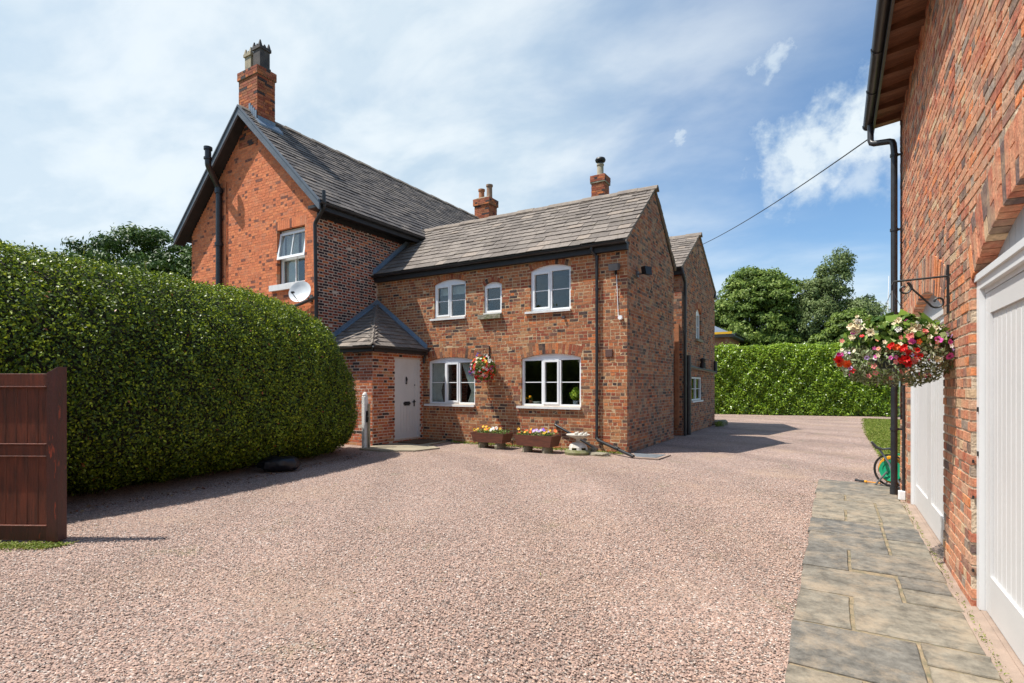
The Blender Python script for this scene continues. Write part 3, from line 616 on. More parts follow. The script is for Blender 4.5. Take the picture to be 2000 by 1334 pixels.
# main sash window: lower fixed, upper hung light tilted out
a, b, z0, z1 = ME[:4]
W = MB(); fE.bx(W, a, a + .06, z0, z1, -.2, -.13); fE.bx(W, b - .06, b, z0, z1, -.2, -.13); fE.bx(W, a + .06, b - .06, z1 - .06, z1, -.2, -.131); fE.bx(W, a + .06, b - .06, z0, z0 + .07, -.2, -.131); fE.bx(W, a + .06, b - .06, 4.72, 4.79, -.2, -.129)
wn = W.build('window', M_WHITE, house)
g = MB(); fE.bx(g, a + .06, b - .06, z0 + .07, 4.72, -.18, -.175); g.build('pane', M_GLASS, wn)
g = MB(); fE.bx(g, (a + b) / 2 - .012, (a + b) / 2 + .012, z0 + .07, 4.72, -.182, -.15); g.build('glazing_bar', M_WHITE, wn)
def tilt(u, z, d): # hinged at top
    h = 5.43; q = rad(9); dz = h - z; return fE.P(u, h - dz * math.cos(q), -.12 + dz * math.sin(q) + d)
def tb(mb, u0, u1, za, zb, d0, d1): mb.hexa([tilt(u0, za, d0), tilt(u1, za, d0), tilt(u1, za, d1), tilt(u0, za, d1), tilt(u0, zb, d0), tilt(u1, zb, d0), tilt(u1, zb, d1), tilt(u0, zb, d1)])
g = MB(); tb(g, a + .01, a + .07, 4.72, 5.43, -.02, .03); tb(g, b - .07, b - .01, 4.72, 5.43, -.02, .03); tb(g, a + .07, b - .07, 4.72, 4.79, -.02, .029); tb(g, a + .07, b - .07, 5.37, 5.43, -.02, .029); g.build('casement', M_WHITE, wn)
g = MB(); tb(g, (a + b) / 2 - .012, (a + b) / 2 + .012, 4.79, 5.37, -.012, .02); g.build('glazing_bar', M_WHITE, wn)
g = MB(); tb(g, a + .07, b - .07, 4.79, 5.37, 0, .005); g.build('pane', M_GLASS, wn)
g = MB(); fE.bx(g, a - .22, b + .02, z0 - .15, z0 - .002, -.2, .09); g.build('sill', M_SILL, wn)
def curtain(fr, u0, u1, z0, z1, d, label, taper=0., side=1, folds=7):
    nu, nz_ = 36, 10; vs = []
    for j in range(nz_ + 1):
        z = z0 + (z1 - z0) * j / nz_; t = 1 - j / nz_
        pinch = taper * max(0, 1 - abs(t - .72) / .72) * 1.0
        for i in range(nu + 1):
            s = i / nu; e0, e1 = (u0, u1 - (u1 - u0) * pinch) if side > 0 else (u0 + (u1 - u0) * pinch, u1)
            u = e0 + (e1 - e0) * s; vs.append(fr.P(u, z, d + .022 * math.sin(s * folds * 6.28) + .01 * math.sin(s * 13 + t * 2)))
    m = MB(); m.add(vs, [(j * (nu + 1) + i, j * (nu + 1) + i + 1, (j + 1) * (nu + 1) + i + 1, (j + 1) * (nu + 1) + i) for j in range(nz_) for i in range(nu)])
    return m.build('curtain', M_CURT, smooth=True, label=label, cat='curtain')
curtain(fA, -9.12, -8.66, 1.0, 2.02, -.17, 'white net curtain tied back in the left pane of the window beside the porch', .45, 1)
curtain(fA, -8.20, -7.68, 1.0, 2.02, -.17, 'white net curtain tied back in the right pane of the window beside the porch', .62, -1)
curtain(fE, -12.5, -12.02, 4.1, 5.4, -.26, 'pale curtain behind the tilted upper window of the big gable', 0, 1)
curtain(fE, -11.9, -11.48, 4.72, 5.4, -.26, 'pale drawn blind cloth in the upper right of the gable window', 0, 1, 3)
curtain(fA, -8.92, -8.0, 3.8, 4.0, -.24, 'short white blind at the top of the leftmost upstairs window', 0, 1, 2)

# porch door
g = MB(); D0, D1 = -.09, -.02
fPr.bx(g, 9.95, 10.02, .09, 2.12, D0, D1); fPr.bx(g, 10.82, 10.91, .09, 2.12, D0, D1); fPr.bx(g, 10.02, 10.82, 2.04, 2.12, D0, D1); door = g.build('door', M_DOOR, house)
g = MB(); fPr.bx(g, 10.02, 10.82, .10, 2.04, -.085, -.045); fPr.bx(g, 10.02, 10.10, .10, 2.04, -.045, -.034); fPr.bx(g, 10.74, 10.82, .10, 2.04, -.045, -.034); fPr.bx(g, 10.10, 10.74, 1.94, 2.04, -.045, -.0345); fPr.bx(g, 10.10, 10.74, 1.02, 1.12, -.045, -.0345); fPr.bx(g, 10.10, 10.74, .10, .26, -.045, -.0345)
for q in range(6): fPr.bx(g, 10.105 + q * .1065, 10.105 + q * .1065 + .100, .262, 1.018, -.045, -.039)
g.build('door_leaf', M_DOOR, door)
g = MB(); fPr.bx(g, 10.30, 10.56, .955, 1.005, -.034, -.026); fPr.bx(g, 10.33, 10.53, .925, 1.03, -.034, -.028); g.build('letterbox', M_BLKMET, door)
g = MB(); g.tube([fPr.P(10.40, 1.66, -.03), fPr.P(10.40, 1.60, -.012), fPr.P(10.40, 1.52, -.015), fPr.P(10.40, 1.48, -.03)], [.012, .026, .012, .022], 8); g.build('door_knocker', M_BLKMET, door)
g = MB(); g.tube([fPr.P(10.70, 1.02, -.034), fPr.P(10.70, 1.02, .015)], .014, 8); g.tube([fPr.P(10.70, 1.02, .012), fPr.P(10.60, 1.02, .014)], .010, 8); fPr.bx(g, 10.68, 10.72, .90, 1.07, -.034, -.028); g.build('door_handle', M_BLKMET, door)
g = MB(); g.tube([fPr.P(10.72, 1.45, -.034), fPr.P(10.72, 1.45, -.022)], .018, 10); g.build('door_lock', M_GREYPL, door)

# ---- roofs
wr = MB()   # wing roof base
wy0, wz0, wyr, wzr = 10.88, 4.50, 13.02, 6.235
wr.prism([(-11.0, wy0, wz0 - .01), (-11.0, wyr, wzr - .0), (-11.0, 15.0, wz0 + .13), (-11.0, 15.0, wz0 + .08), (-11.0, wyr, wzr - .06), (-11.0, wy0, wz0 - .05)], (7.235, 0, 0)); roofW = wr.build('roof', M_UND, house)
sv = Vector((0, wyr - wy0, wzr - wz0)); roof_slates((-11.0, wy0, wz0), (1, 0, 0), sv, lambda v: (.02, 7.29), sv.length - .02, (.255, .17), (.36, .27), M_SLATE, roofW, SLT, 21)
sv2 = Vector((0, wyr - 15.0, wzr - wz0 - .14)); roof_slates((-11.0, 15.0, wz0 + .14), (1, 0, 0), sv2, lambda v: (.02, 7.29), sv2.length, (.24, .18), (.34, .27), M_SLATE, roofW, SLT, 22)
def ridge(x0, x1, y, z, mat, parent, step=.46, axis='x', s=.13, drop=.10):
    n = int((x1 - x0) / step)
    for i in range(n):
        a = x0 + (x1 - x0) * i / n; b = x0 + (x1 - x0) * (i + 1) / n + .03; z1 = z + .012 * (i % 2) + random.uniform(-.004, .004); m = MB(); c = .02
        q = [(s, -drop), (s * .45, -.012), (0, .022), (-s * .45, -.012), (-s, -drop), (-s + .02, -drop - .02), (0, -.02), (s - .02, -drop - .02)]
        pts = [((a, y + p[0], z1 + p[1]) if axis == 'x' else (y + p[0], a, z1 + p[1])) for p in q]
        m.prism(pts, (b - a, 0, -.006) if axis == 'x' else (0, b - a, -.006), random.random()); m.build('ridge_tile', mat, parent)
ridge(-11.0, -3.70, wyr, wzr + .05, M_RIDGE, roofW)
g = MB()   # mortared verge
for s_, (ya, za, yb, zb) in enumerate(((wy0, wz0, wyr, wzr + .015), (15.0, wz0 + .13, wyr, wzr + .015))):
    g.hexa([(-3.80, ya, za - .045), (-3.725, ya, za - .045), (-3.725, ya, za + .012), (-3.80, ya, za + .012), (-3.80, yb, zb - .045), (-3.725, yb, zb - .045), (-3.725, yb, zb + .012), (-3.80, yb, zb + .012)])
g.build('verge', M_RIDGE, roofW)
def gutter(p0, p1, r=.058, parent=house, name='gutter', n=8, label=None):
    """half round gutter, open on top"""
    p0, p1 = Vector(p0), Vector(p1); d = (p1 - p0).normalized(); s = d.cross(Vector((0, 0, 1))).normalized(); m = MB(); vs = []
    for p in (p0, p1):
        for rr in (r, r - .006):
            for k in range(n + 1): q = math.pi * k / n; vs.append(p + s * math.cos(q) * rr - Vector((0, 0, 1)) * math.sin(q) * rr)
    k = n + 1; fs = [(i, i + 1, 2 * k + i + 1, 2 * k + i) for i in range(n)] + [(k + i + 1, k + i, 3 * k + i, 3 * k + i + 1) for i in range(n)] + [(0, k, 3 * k, 2 * k), (n, 2 * k + n, 3 * k + n, k + n)] + [(i + 1, i, k + i, k + i + 1) for i in range(n)] + [(2 * k + i, 2 * k + i + 1, 3 * k + i + 1, 3 * k + i) for i in range(n)]
    m.add(vs, fs); return m.build(name, M_BLACK, parent, smooth=True)
g = MB(); g.box(-11.0, -3.73, 10.905, 11.02, 4.30, 4.455); g.build('fascia', M_FASC, house); g = MB(); g.box(-11., -3.73, 15.79 - .12, 15.775, 4.62, 4.76); g.build('fascia', M_FASC, house)
gutter((-11.0, 10.84, 4.475), (-3.72, 10.84, 4.475), .062); gutter((-6, 15.60, 4.80), (-3.72, 15.60, 4.80), .055)
def pipe(pts, r=.036, parent=house, name='drainpipe', mat=None, collars=(), sm=True, **kw):
    m = MB(); P_ = [Vector(p) for p in pts]; out = [P_[0]]
    for i in range(1, len(P_) - 1):
        a_, b_, c_ = P_[i - 1], P_[i], P_[i + 1]; k = min(.05, (b_ - a_).length * .4, (c_ - b_).length * .4)
        q0 = b_ + (a_ - b_).normalized() * k; q1 = b_ + (c_ - b_).normalized() * k; out += [q0, (q0 + b_ * 2 + q1) / 4, q1]
    out.append(P_[-1]); m.tube(out, r, 12)
    for z in collars:
        x, y = P_[-1].x, P_[-1].y; m.tube([(x, y, z - .03), (x, y, z + .03)], r * 1.22, 12)
    return m.build(name, mat or M_BLACK, parent, smooth=sm, **kw)
pipe([(-4.50, 10.86, 4.43), (-4.50, 10.86, 4.33), (-4.42, 10.97, 4.24), (-4.42, 10.97, .29), (-4.36, 10.90, .26), (-3.42, 10.42, .03)], .034)
m = MB(); m.tube([(-3.80, 10.612, .131), (-3.86, 10.645, .147)], .044, 12); m.build('pipe_collar', M_BLACK, house, smooth=True)
for z in (.28, 1.1, 2.3, 3.5, 4.2): m = MB(); m.tube([(-4.42, 10.97, z), (-4.42, 10.97, z + .05)], .042, 12); m.build('pipe_collar', M_BLACK, house, smooth=True)
pipe([(-5.43, 11.04, .56), (-5.43, 10.97, .55), (-5.02, 10.965, .36), (-4.40, 10.96, .05)], .030, name='waste_pipe')
# back wing roof
by0, bz0, byr, bzr = 15.62, 4.80, 18.05, 6.30
g = MB(); g.prism([(-11.0, by0, bz0 - .01), (-11.0, byr, bzr), (-11.0, 20.85, bz0 - .01), (-11.0, 20.85, bz0 - .05), (-11.0, byr, bzr - .06), (-11.0, by0, bz0 - .05)], (7.235, 0, 0)); roofB = g.build('roof', M_UND, house)
sv = Vector((0, byr - by0, bzr - bz0)); roof_slates((-11.0, by0, bz0), (1, 0, 0), sv, lambda v: (2.5, 7.28), sv.length - .02, (.25, .18), (.34, .27), M_SLATE, roofB, SLT, 23)
sv2 = Vector((0, byr - 20.85, bzr - bz0)); roof_slates((-11.0, 20.85, bz0), (1, 0, 0), sv2, lambda v: (5, 7.28), sv2.length - .02, (.25, .18), (.34, .27), M_SLATE, roofB, SLT, 24)
ridge(-8.5, -3.70, byr, bzr + .05, M_RIDGE, roofB)
g = MB()
for (ya, za, yb, zb) in ((by0, bz0, byr, bzr + .015), (20.85, bz0, byr, bzr + .015)):
    g.hexa([(-3.80, ya, za - .045), (-3.73, ya, za - .045), (-3.73, ya, za + .012), (-3.80, ya, za + .012), (-3.80, yb, zb - .045), (-3.73, yb, zb - .045), (-3.73, yb, zb + .012), (-3.80, yb, zb + .012)])
g.build('verge', M_RIDGE, roofB)
# main roof
mx0, mz0, mzr = -10.55, 5.86, 8.94; my0, my1 = 8.68, 20.98; sl_ = (mzr - mz0) / (-mx0 + AP) if 0 else (mzr - mz0) / (mx0 - AP)
g = MB(); g.prism([(mx0, my0 + .03, mz0 - .01), (AP, my0 + .03, mzr), (2 * AP - mx0, my0 + .03, mz0 - .01), (2 * AP - mx0, my0 + .03, mz0 - .06), (AP, my0 + .03, mzr - .07), (mx0, my0 + .03, mz0 - .06)], (0, my1 - my0 - .05, 0)); roofM = g.build('roof', M_UND, house)
sv = Vector((AP - mx0, 0, mzr - mz0)); roof_slates((mx0, my0, mz0), (0, 1, 0), sv, lambda v: (.0, my1 - my0), sv.length - .01, (.21, .17), (.32, .26), M_SLATE2, roofM, SLT, 25)
sv = Vector((-AP + mx0, 0, mzr - mz0)); roof_slates((2 * AP - mx0, my0, mz0), (0, 1, 0), sv, lambda v: (.0, my1 - my0), sv.length - .01, (.24, .24), (.5, .5), M_SLATE2, roofM, SLT, 26)
ridge(my0, my1, AP, mzr + .05, M_RIDGE, roofM, .46, 'y')
# barge boards with moulded edge
g = MB(); dz = .27
for s_ in (1, -1):
    xe = AP + s_ * (mx0 - AP) + s_ * .02
    lo = Vector((xe, 0, mz0 + .02)); hi = Vector((AP, 0, mzr + .05))
    for (y0_, y1_, o0, o1) in ((8.655, 8.69, 0, dz), (8.63, 8.656, 0, .05), (8.64, 8.656, dz - .045, dz - .0)):
        pts = [(lo.x, y0_, lo.z - o0), (hi.x, y0_, hi.z - o0), (hi.x, y0_, hi.z - o1), (lo.x, y0_, lo.z - o1 * .9)]
        g.prism(pts, (0, y1_ - y0_, 0))
g.build('barge_board', M_BARGE, house)
g = MB()   # soffit under the verge and the eaves
for s_ in (1, -1):
    xe = AP + s_ * (mx0 - AP); g.prism([(xe, 8.695, mz0 - .16), (AP, 8.695, mzr - .16), (AP, 8.695, mzr - .20), (xe, 8.695, mz0 - .20)], (0, .275, 0))
g.box(-10.99, mx0 - .04, 8.70, 20.9, mz0 - .13, mz0 - .06); g.box(mx0 - .035, mx0 - .01, 8.70, 20.9, mz0 - .20, mz0 - .03); g.build('soffit', M_FASC, house)
g = MB(); g.box(-11.0, -10.975, 8.98, 12.9, 5.62, 5.80); g.build('fascia', M_FASC, house)
gutter((mx0 + .03, 8.66, mz0 - .03), (mx0 + .03, 12.75, mz0 - .03), .065)
# downpipe at the gable corner
pipe([(mx0 + .03, 8.78, 6.12), (mx0 + .03, 8.80, 5.72), (-10.93, 8.86, 5.42), (-10.93, 8.91, 2.7)], .045, collars=(3.7, 4.9))
pipe([(-10.93, 8.905, 3.62), (-11.5, 8.88, 3.48), (-12.2, 8.88, 3.38)], .04, name='waste_pipe')
# flue / soil pipe on gable
pipe([(-14.80, 8.44, 7.96), (-14.80, 8.44, 7.50), (-15.05, 8.84, 7.14), (-15.05, 8.89, 7.0), (-15.05, 8.89, 2.6)], .08, name='soil_pipe')
for q in (((-14.80, 8.44, 7.92), (-14.80, 8.44, 8.0)), ((-14.80, 8.44, 7.66), (-14.80, 8.44, 7.71)), ((-15.05, 8.89, 6.9), (-15.05, 8.89, 7.04)), ((-15.05, 8.89, 5.4), (-15.05, 8.89, 5.5))): g = MB(); g.tube(q, .11, 12); g.build('pipe_collar', M_BLACK, house, smooth=True)
pipe([(-14.80, 8.94, 7.2), (-14.80, 8.94, 2.6)], .018, name='cable_conduit', mat=M_TERRA)
# lead flashings
g = MB()
def strip(p0, p1, off, thick): g.hexa([Vector(p0), Vector(p1), Vector(p1) + Vector(thick), Vector(p0) + Vector(thick), Vector(p0) + Vector(off), Vector(p1) + Vector(off), Vector(p1) + Vector(off) + Vector(thick), Vector(p0) + Vector(off) + Vector(thick)])
strip((-10.99, wy0 - .03, wz0 + .01), (-10.99, 12.9, wzr - .03), (0, 0, .13), (.02, 0, 0)); strip((-10.99, wy0 - .02, wz0 + .035), (-10.99, 12.9, wzr - .02), (0, 0, .012), (.10, 0, 0)); g.build('flashing', M_LEAD, house)
# porch roof: two slopes meeting on a hip
ax, ay, az = -10.99, 11.02, 3.70; ex, ey, ez = -9.18, 9.05, 2.36
g = MB(); g.add([(ax, ay, az - .03), (ex, ay, ez - .02), (ex, ey, ez - .02), (ax, ey, ez - .02), (ax, ay, ez - .06), (ex, ay, ez - .06), (ex, ey, ez - .06), (ax, ey, ez - .06)], [(0, 1, 2), (0, 2, 3), (4, 5, 1), (5, 6, 2, 1), (6, 7, 3, 2), (4, 7, 6, 5), (0, 3, 7, 4), (0, 4, 1)]); roofP = g.build('roof', M_UND, house)
s1 = Vector((ax - ex, 0, az - ez)); roof_slates((ex, ey, ez), (0, 1, 0), s1, lambda v: (max(0, v / s1.length * (ay - ey)), ay - ey), s1.length - .05, (.20, .15), (.26, .2), M_SLATE, roofP, SLT, 31)
s2 = Vector((0, ay - ey, az - ez)); roof_slates((ax, ey, ez), (1, 0, 0), s2, lambda v: (0, max(0.01, (ex - ax) * (1 - v / s2.length))), s2.length - .05, (.20, .15), (.26, .2), M_SLATE, roofP, SLT, 32)
hp0, hp1 = Vector((ex + .02, ey - .02, ez + .03)), Vector((ax, ay, az + .03)); n = 9
for i in range(n):
    a = hp0.lerp(hp1, i / n); b = hp0.lerp(hp1, (i + 1.12) / n); lift = Vector((0, 0, .05)); m = MB(); wv = .15 * (1 if i < 6 else .8)
    l0 = Vector((0, wv, -.10 * .74)); r0 = Vector((-wv, 0, -.10 * .74))
    for sd in (l0, r0): m.hexa([a + lift * .4, b, b + sd, a + sd + lift * .4, a + lift, b + lift * .35, b + sd + lift * .35, a + sd + lift])
    m.build('hip_tile', M_SLATE, roofP)
g = MB(); strip((ax, ey, ez + .03), (ax, ay, az + .03), (0, 0, .12), (.025, 0, 0)); strip((ax, ey, ez + .045), (ax, ay, az + .045), (0, 0, .012), (.09, 0, -.01))
strip((ex, ay - .025, ez + .03), (ax, ay - .025, az + .03), (0, 0, .12), (0, .025, 0)); strip((ex, ay - .09, ez + .045), (ax, ay - .09, az + .045), (0, 0, .012), (0, .09, 0)); g.build('flashing', M_LEAD, house)
g = MB(); g.box(-11, ex + .0, ey - .02, ey + .03, ez - .13, ez - .005); g.box(ex - .03, ex + .022, ey + .031, 11.0, ez - .13, ez - .005); g.build('fascia', M_FASC, house)
gutter((ex + .07, ey - .06, ez + .0), (ex + .07, 10.98, ez + .0), .048); gutter((-10.95, ey - .08, ez), (ex + .10, ey - .08, ez), .048)
pipe([(ex + .05, 10.95, ez - .03), (-9.26, 10.975, ez - .2), (-9.26, 10.975, ez - .34)], .03)

# chimneys
def chimney(x0, x1, y0, y1, z0, z1, cap, capz, label=None, seed=1):
    m = MB(); m.box(x0 + .008, x1 - .008, y0 + .008, y1 - .008, z0, z1); c = m.build('chimney', M_MORT, house); rnd = random.Random(seed)
    def ring(a0, a1, b0, b1, za, zb, k):
        P_ = [((a0, b0), (1, 0), (0, -1), a1 - a0), ((a1, b0), (0, 1), (1, 0), b1 - b0), ((a1, b1), (-1, 0), (0, 1), a1 - a0), ((a0, b1), (0, -1), (-1, 0), b1 - b0)]
        for (o_, u_, n_, ln) in P_:
            u = -.06 if k % 2 else 0.
            while u < ln:
                wv = .225 if rnd.random() < .7 else .112; s0, s1 = max(u, .0) + .004, min(u + wv, ln) - .004
                if s1 - s0 > .03:
                    pr = .006 + rnd.uniform(-.003, .003); q = []
                    for zz in (za + .005, zb - .005):
                        for (uu, dd) in ((s0, -.05), (s1, -.05), (s1, pr), (s0, pr)): q.append((o_[0] + u_[0] * uu + n_[0] * dd, o_[1] + u_[1] * uu + n_[1] * dd, zz))
                    mb.add(q, ((3, 2, 6, 7), (0, 1, 2, 3), (4, 7, 6, 5), (0, 3, 7, 4), (1, 5, 6, 2)), rnd.random())
                u += wv
    mb = MB(); z = z0; k = 0
    while z < z1 - .04:
        o_ = cap if z > z1 - capz else 0
        ring(x0 - o_, x1 + o_, y0 - o_, y1 + o_, z, z + .0752, k); z += .0752; k += 1
    mb.build('brickwork', M_BRICK['chim'], c, kind='stuff')
    if cap: m = MB(); m.box(x0 - cap, x1 + cap, y0 - cap, y1 + cap, z1 - capz, z1 - .01); m.build('chimney_cap', M_STONE, c)
    m = MB(); m.hexa([(x0 - cap, y0 - cap, z1), (x1 + cap, y0 - cap, z1), (x1 + cap, y1 + cap, z1), (x0 - cap, y1 + cap, z1), (x0 + .1, y0 + .1, z1 + .09), (x1 - .1, y0 + .1, z1 + .09), (x1 - .1, y1 - .1, z1 + .09), (x0 + .1, y1 - .1, z1 + .09)]); m.build('flaunching', M_STONE, c)
    return c
cm = chimney(-14.22, -13.38, 8.97, 9.50, 8.0, 10.10, .03, .22, seed=1)
def crown_pot(x, y, z, mat, r=.155, h=.72):   # square pot with battlement top
    m = MB(); m.box(x - r, x + r, y - r, y + r, z, z + h); m.box(x - r - .03, x + r + .03, y - r - .03, y + r + .03, z + h - .06, z + h + .02); m.box(x - r - .02, x + r + .02, y - r - .02, y + r + .02, z, z + .08)
    for sx in (-1, 0, 1):
        for sy in (-1, 0, 1):
            if sx or sy:
                hh = .17 if sx and sy else .10; px_, py__ = x + sx * (r - .02), y + sy * (r - .02)
                m.hexa([(px_ - .045, py__ - .045, z + h), (px_ + .045, py__ - .045, z + h), (px_ + .045, py__ + .045, z + h), (px_ - .045, py__ + .045, z + h)] + [(px_ - .012, py__ - .012, z + h + hh), (px_ + .012, py__ - .012, z + h + hh), (px_ + .012, py__ + .012, z + h + hh), (px_ - .012, py__ + .012, z + h + hh)])
    return m.build('chimney_pot', mat, cm)
crown_pot(-14.02, 9.24, 10.12, M_BUFF, .135, .54); crown_pot(-13.60, 9.24, 10.12, M_SOOT, .15, .60)
g = MB(); g.hexa([(-13.38, 8.92, 8.60), (-13.18, 8.92, 8.41), (-13.18, 9.62, 8.41), (-13.38, 9.62, 8.60), (-13.38, 8.92, 8.66), (-13.18, 8.92, 8.46), (-13.18, 9.62, 8.46), (-13.38, 9.62, 8.66)])
g.build('flashing', M_LEAD, house)
for k in range(4): g = MB(); x = -13.74 + k * .088; zt = mzr - (x - AP) * .96 + .10; g.box(x, x + .08, 8.945, 8.958, zt - .12, zt + .12); g.build('flashing', M_LEAD, house)
g = MB(); g.box(-13.376, -13.36, 8.97, 9.50, 8.50, 8.74); g.build('flashing', M_LEAD, house)
c2 = chimney(-13.90, -13.12, 19.95, 20.60, 7.6, 9.78, .05, .30, seed=2)
for (x, y, mt, h) in ((-13.72, 20.25, M_TERRA, .46), (-13.34, 20.32, pm('weathered clay pot', (.33, .18, .10), (.22, .15, .11), 9, .9), .62)):
    m = MB(); m.lathe([(.15, 9.84), (.13, 9.9), (.125, 9.84 + h - .1), (.155, 9.84 + h - .08), (.155, 9.84 + h), (.10, 9.84 + h), (.10, 9.9)], (x, y, 0), 14); m.build('chimney_pot', mt, c2, smooth=True)
c3 = chimney(-7.38, -6.90, 17.80, 18.28, 5.9, 8.80, .035, .24, seed=3)
m = MB(); m.lathe([(.15, 8.86), (.115, 8.92), (.11, 9.22), (.13, 9.24), (.13, 9.29), (.10, 9.29)], (-7.14, 18.05, 0), 14); m.build('chimney_pot', M_BUFF, c3, smooth=True)
m = MB(); m.lathe([(.09, 9.29), (.09, 9.36), (.17, 9.38), (.19, 9.44), (.16, 9.50), (.05, 9.53), (0, 9.53)], (-7.14, 18.05, 0), 14); m.build('chimney_cowl', M_BLKMET, c3, smooth=True)

# pipes on the end walls
pipe([(-3.74, 15.62, 4.78), (-3.70, 15.66, 4.6), (-3.69, 15.86, 4.4), (-3.69, 15.86, 0)], .045, collars=(1.5, 3.))
pipe([(-3.67, 16.20, 2.32), (-3.67, 16.20, 0)], .075, collars=(.6, 1.4), name='soil_pipe')
pipe([(-3.65, 16.25, 1.99), (-3.65, 20.30, 1.90)], .045, name='waste_pipe', mat=M_BLACK)
pipe([(-3.66, 20.30, 2.30), (-3.66, 20.30, 1.86)], .065, name='waste_pipe')
g = MB(); g.box(-3.80, -3.7, 20.55, 20.95, 4.62, 4.72); g.build('gutter_end', M_BLACK, house)
m = MB(); m.tube([(-3.63, 18.0, 2.0), (-3.63, 18.0, 2.16)], [.09, .09], 10); m.tube([(-3.63, 18.0, 2.16), (-3.63, 18.0, 2.28), (-3.63, 18.0, 2.32)], [.06, .10, .02], 10); m.build('wall_lamp', M_BLKMET, smooth=True, label='small black lantern standing on the pipe above the ground window of the far gable', cat='lamp')
m = MB(); m.box(-3.95, -3.83, 15.70, 15.775, .3, 3.2); m.build('copper_pipe_cover', M_TERRA, house)
BK.flush(); SLT.flush()

# ================================================================== THE GARAGE ON THE RIGHT
garage = thing('brick_garage', (3, 4, 0), 'tall orange brick garage building with arched white doors along the paved path', 'garage')
GBK = Pieces('brick', 'brickwork', 300)
fG = Fr((.76, 0, 0), (0, 1, 0), (-1, 0, 0))
GD1 = (5.53, 8.0, -.01, 2.06, .30, .33); GD2 = (2.03, 4.50, -.01, 2.13, .30, .34)
wall(fG, 'front_wall', lambda z: (-3., 8.9), 0.0, 5.08, [GD1, GD2], 'garage', M_MORTD, garage, GBK, 'garden', seed=12, brick_ok=lambda u, z: u > .9, proud=.0045, dep=.2, jit=.0085, gj=.0085, mixed=True)
GBK.flush()
g = MB(); g.box(.766, 6.5, 8.78, 8.898, 0, 5.08); g.box(.96, 6.5, -3, -2.9, 0, 5.08); g.box(6.4, 6.5, -3, 8.8, 0, 5.08); g.build('side_wall', M_BRICK['garage'], garage)
g = MB(); g.prism([(.30, -3.2, 4.96), (3.63, -3.2, 7.4), (6.96, -3.2, 4.96)], (0, 12.15, 0)); groof = MB()
g = MB(); g.prism([(.40, -3.2, 5.06), (3.63, -3.2, 7.6), (6.86, -3.2, 5.06), (6.86, -3.2, 5.16), (3.63, -3.2, 7.72), (.40, -3.2, 5.16)], (0, 12.18, 0)); groof = g.build('roof', M_SLATE2, garage)
g = MB(); g.prism([(.9, 8.85, 5.08), (6.4, 8.85, 5.08), (3.63, 8.85, 7.3)], (0, .045, 0)); g.build('gable_wall', M_BRICK['garage'], garage)
y = 8.78; k = 0
while y > .5:   # rafter feet and eaves boards
    m = MB(); m.hexa([(.47, y, 4.965), (.76, y, 5.0), (.76, y + .12, 5.0), (.47, y + .12, 4.965), (.47, y, 5.09), (.76, y, 5.16), (.76, y + .12, 5.16), (.47, y + .12, 5.09)]); m.build('rafter', M_WOODE, garage)
    m = MB(); m.hexa([(.47, y - .335, 5.055), (.76, y - .335, 5.10), (.76, y, 5.075), (.47, y, 5.02), (.47, y - .335, 5.08), (.76, y - .335, 5.125), (.76, y, 5.10), (.47, y, 5.045)]); m.build('eaves_board', M_WOODE, garage)
    y -= .45
g = MB(); g.box(.445, .468, -3., 8.95, 4.92, 5.09); g.build('fascia', M_BLACK, garage)
gutter((.40, -3.0, 5.05), (.40, 8.98, 5.05), .062, garage)
for y in (8.95, 7.9, 6.95, 5.6, 4.3):
    m = MB(); vs = []
    for yy in (y - .02, y + .02):
        for q in range(9): aq = math.pi * q / 8; vs.append((.40 - math.cos(aq) * .07, yy, 5.05 - math.sin(aq) * .07))
        for q in range(9): aq = math.pi * (8 - q) / 8; vs.append((.40 - math.cos(aq) * .060, yy, 5.05 - math.sin(aq) * .060))
    m.add(vs, [tuple(range(17, -1, -1)), tuple(range(18, 36))] + [(i, (i + 1) % 18, 18 + (i + 1) % 18, 18 + i) for i in range(18)]); m.build('gutter_bracket', M_BLACK, garage)
pipe([(.42, 8.80, 5.02), (.42, 8.78, 4.72), (.655, 8.60, 4.64), (.665, 8.57, 4.5), (.665, 8.57, .03)], .038, garage)
for z in (4.42, 3.45, 2.36, .86): m = MB(); m.tube([(.665, 8.57, z), (.665, 8.57, z + .035)], .046, 12); m.box(.66, .757, 8.56, 8.58, z + .005, z + .03); m.build('pipe_clip', M_BLACK, garage)
m = MB(); m.tube([(.665, 8.57, .03), (.665, 8.57, .12)], .048, 12); m.build('pipe_shoe', M_BLACK, garage, smooth=True)
pipe([(.735, 8.22, 1.45), (.735, 8.22, .14)], .016, garage, name='cable_conduit')
pipe([(.742, 8.62, 4.9), (.742, 8.62, 1.0)], .008, garage, name='cable')
m = MB(); m.bevbox(.68, .752, 8.18, 8.26, .03, .14, .006); m.build('cable_box', M_WHITE, garage)
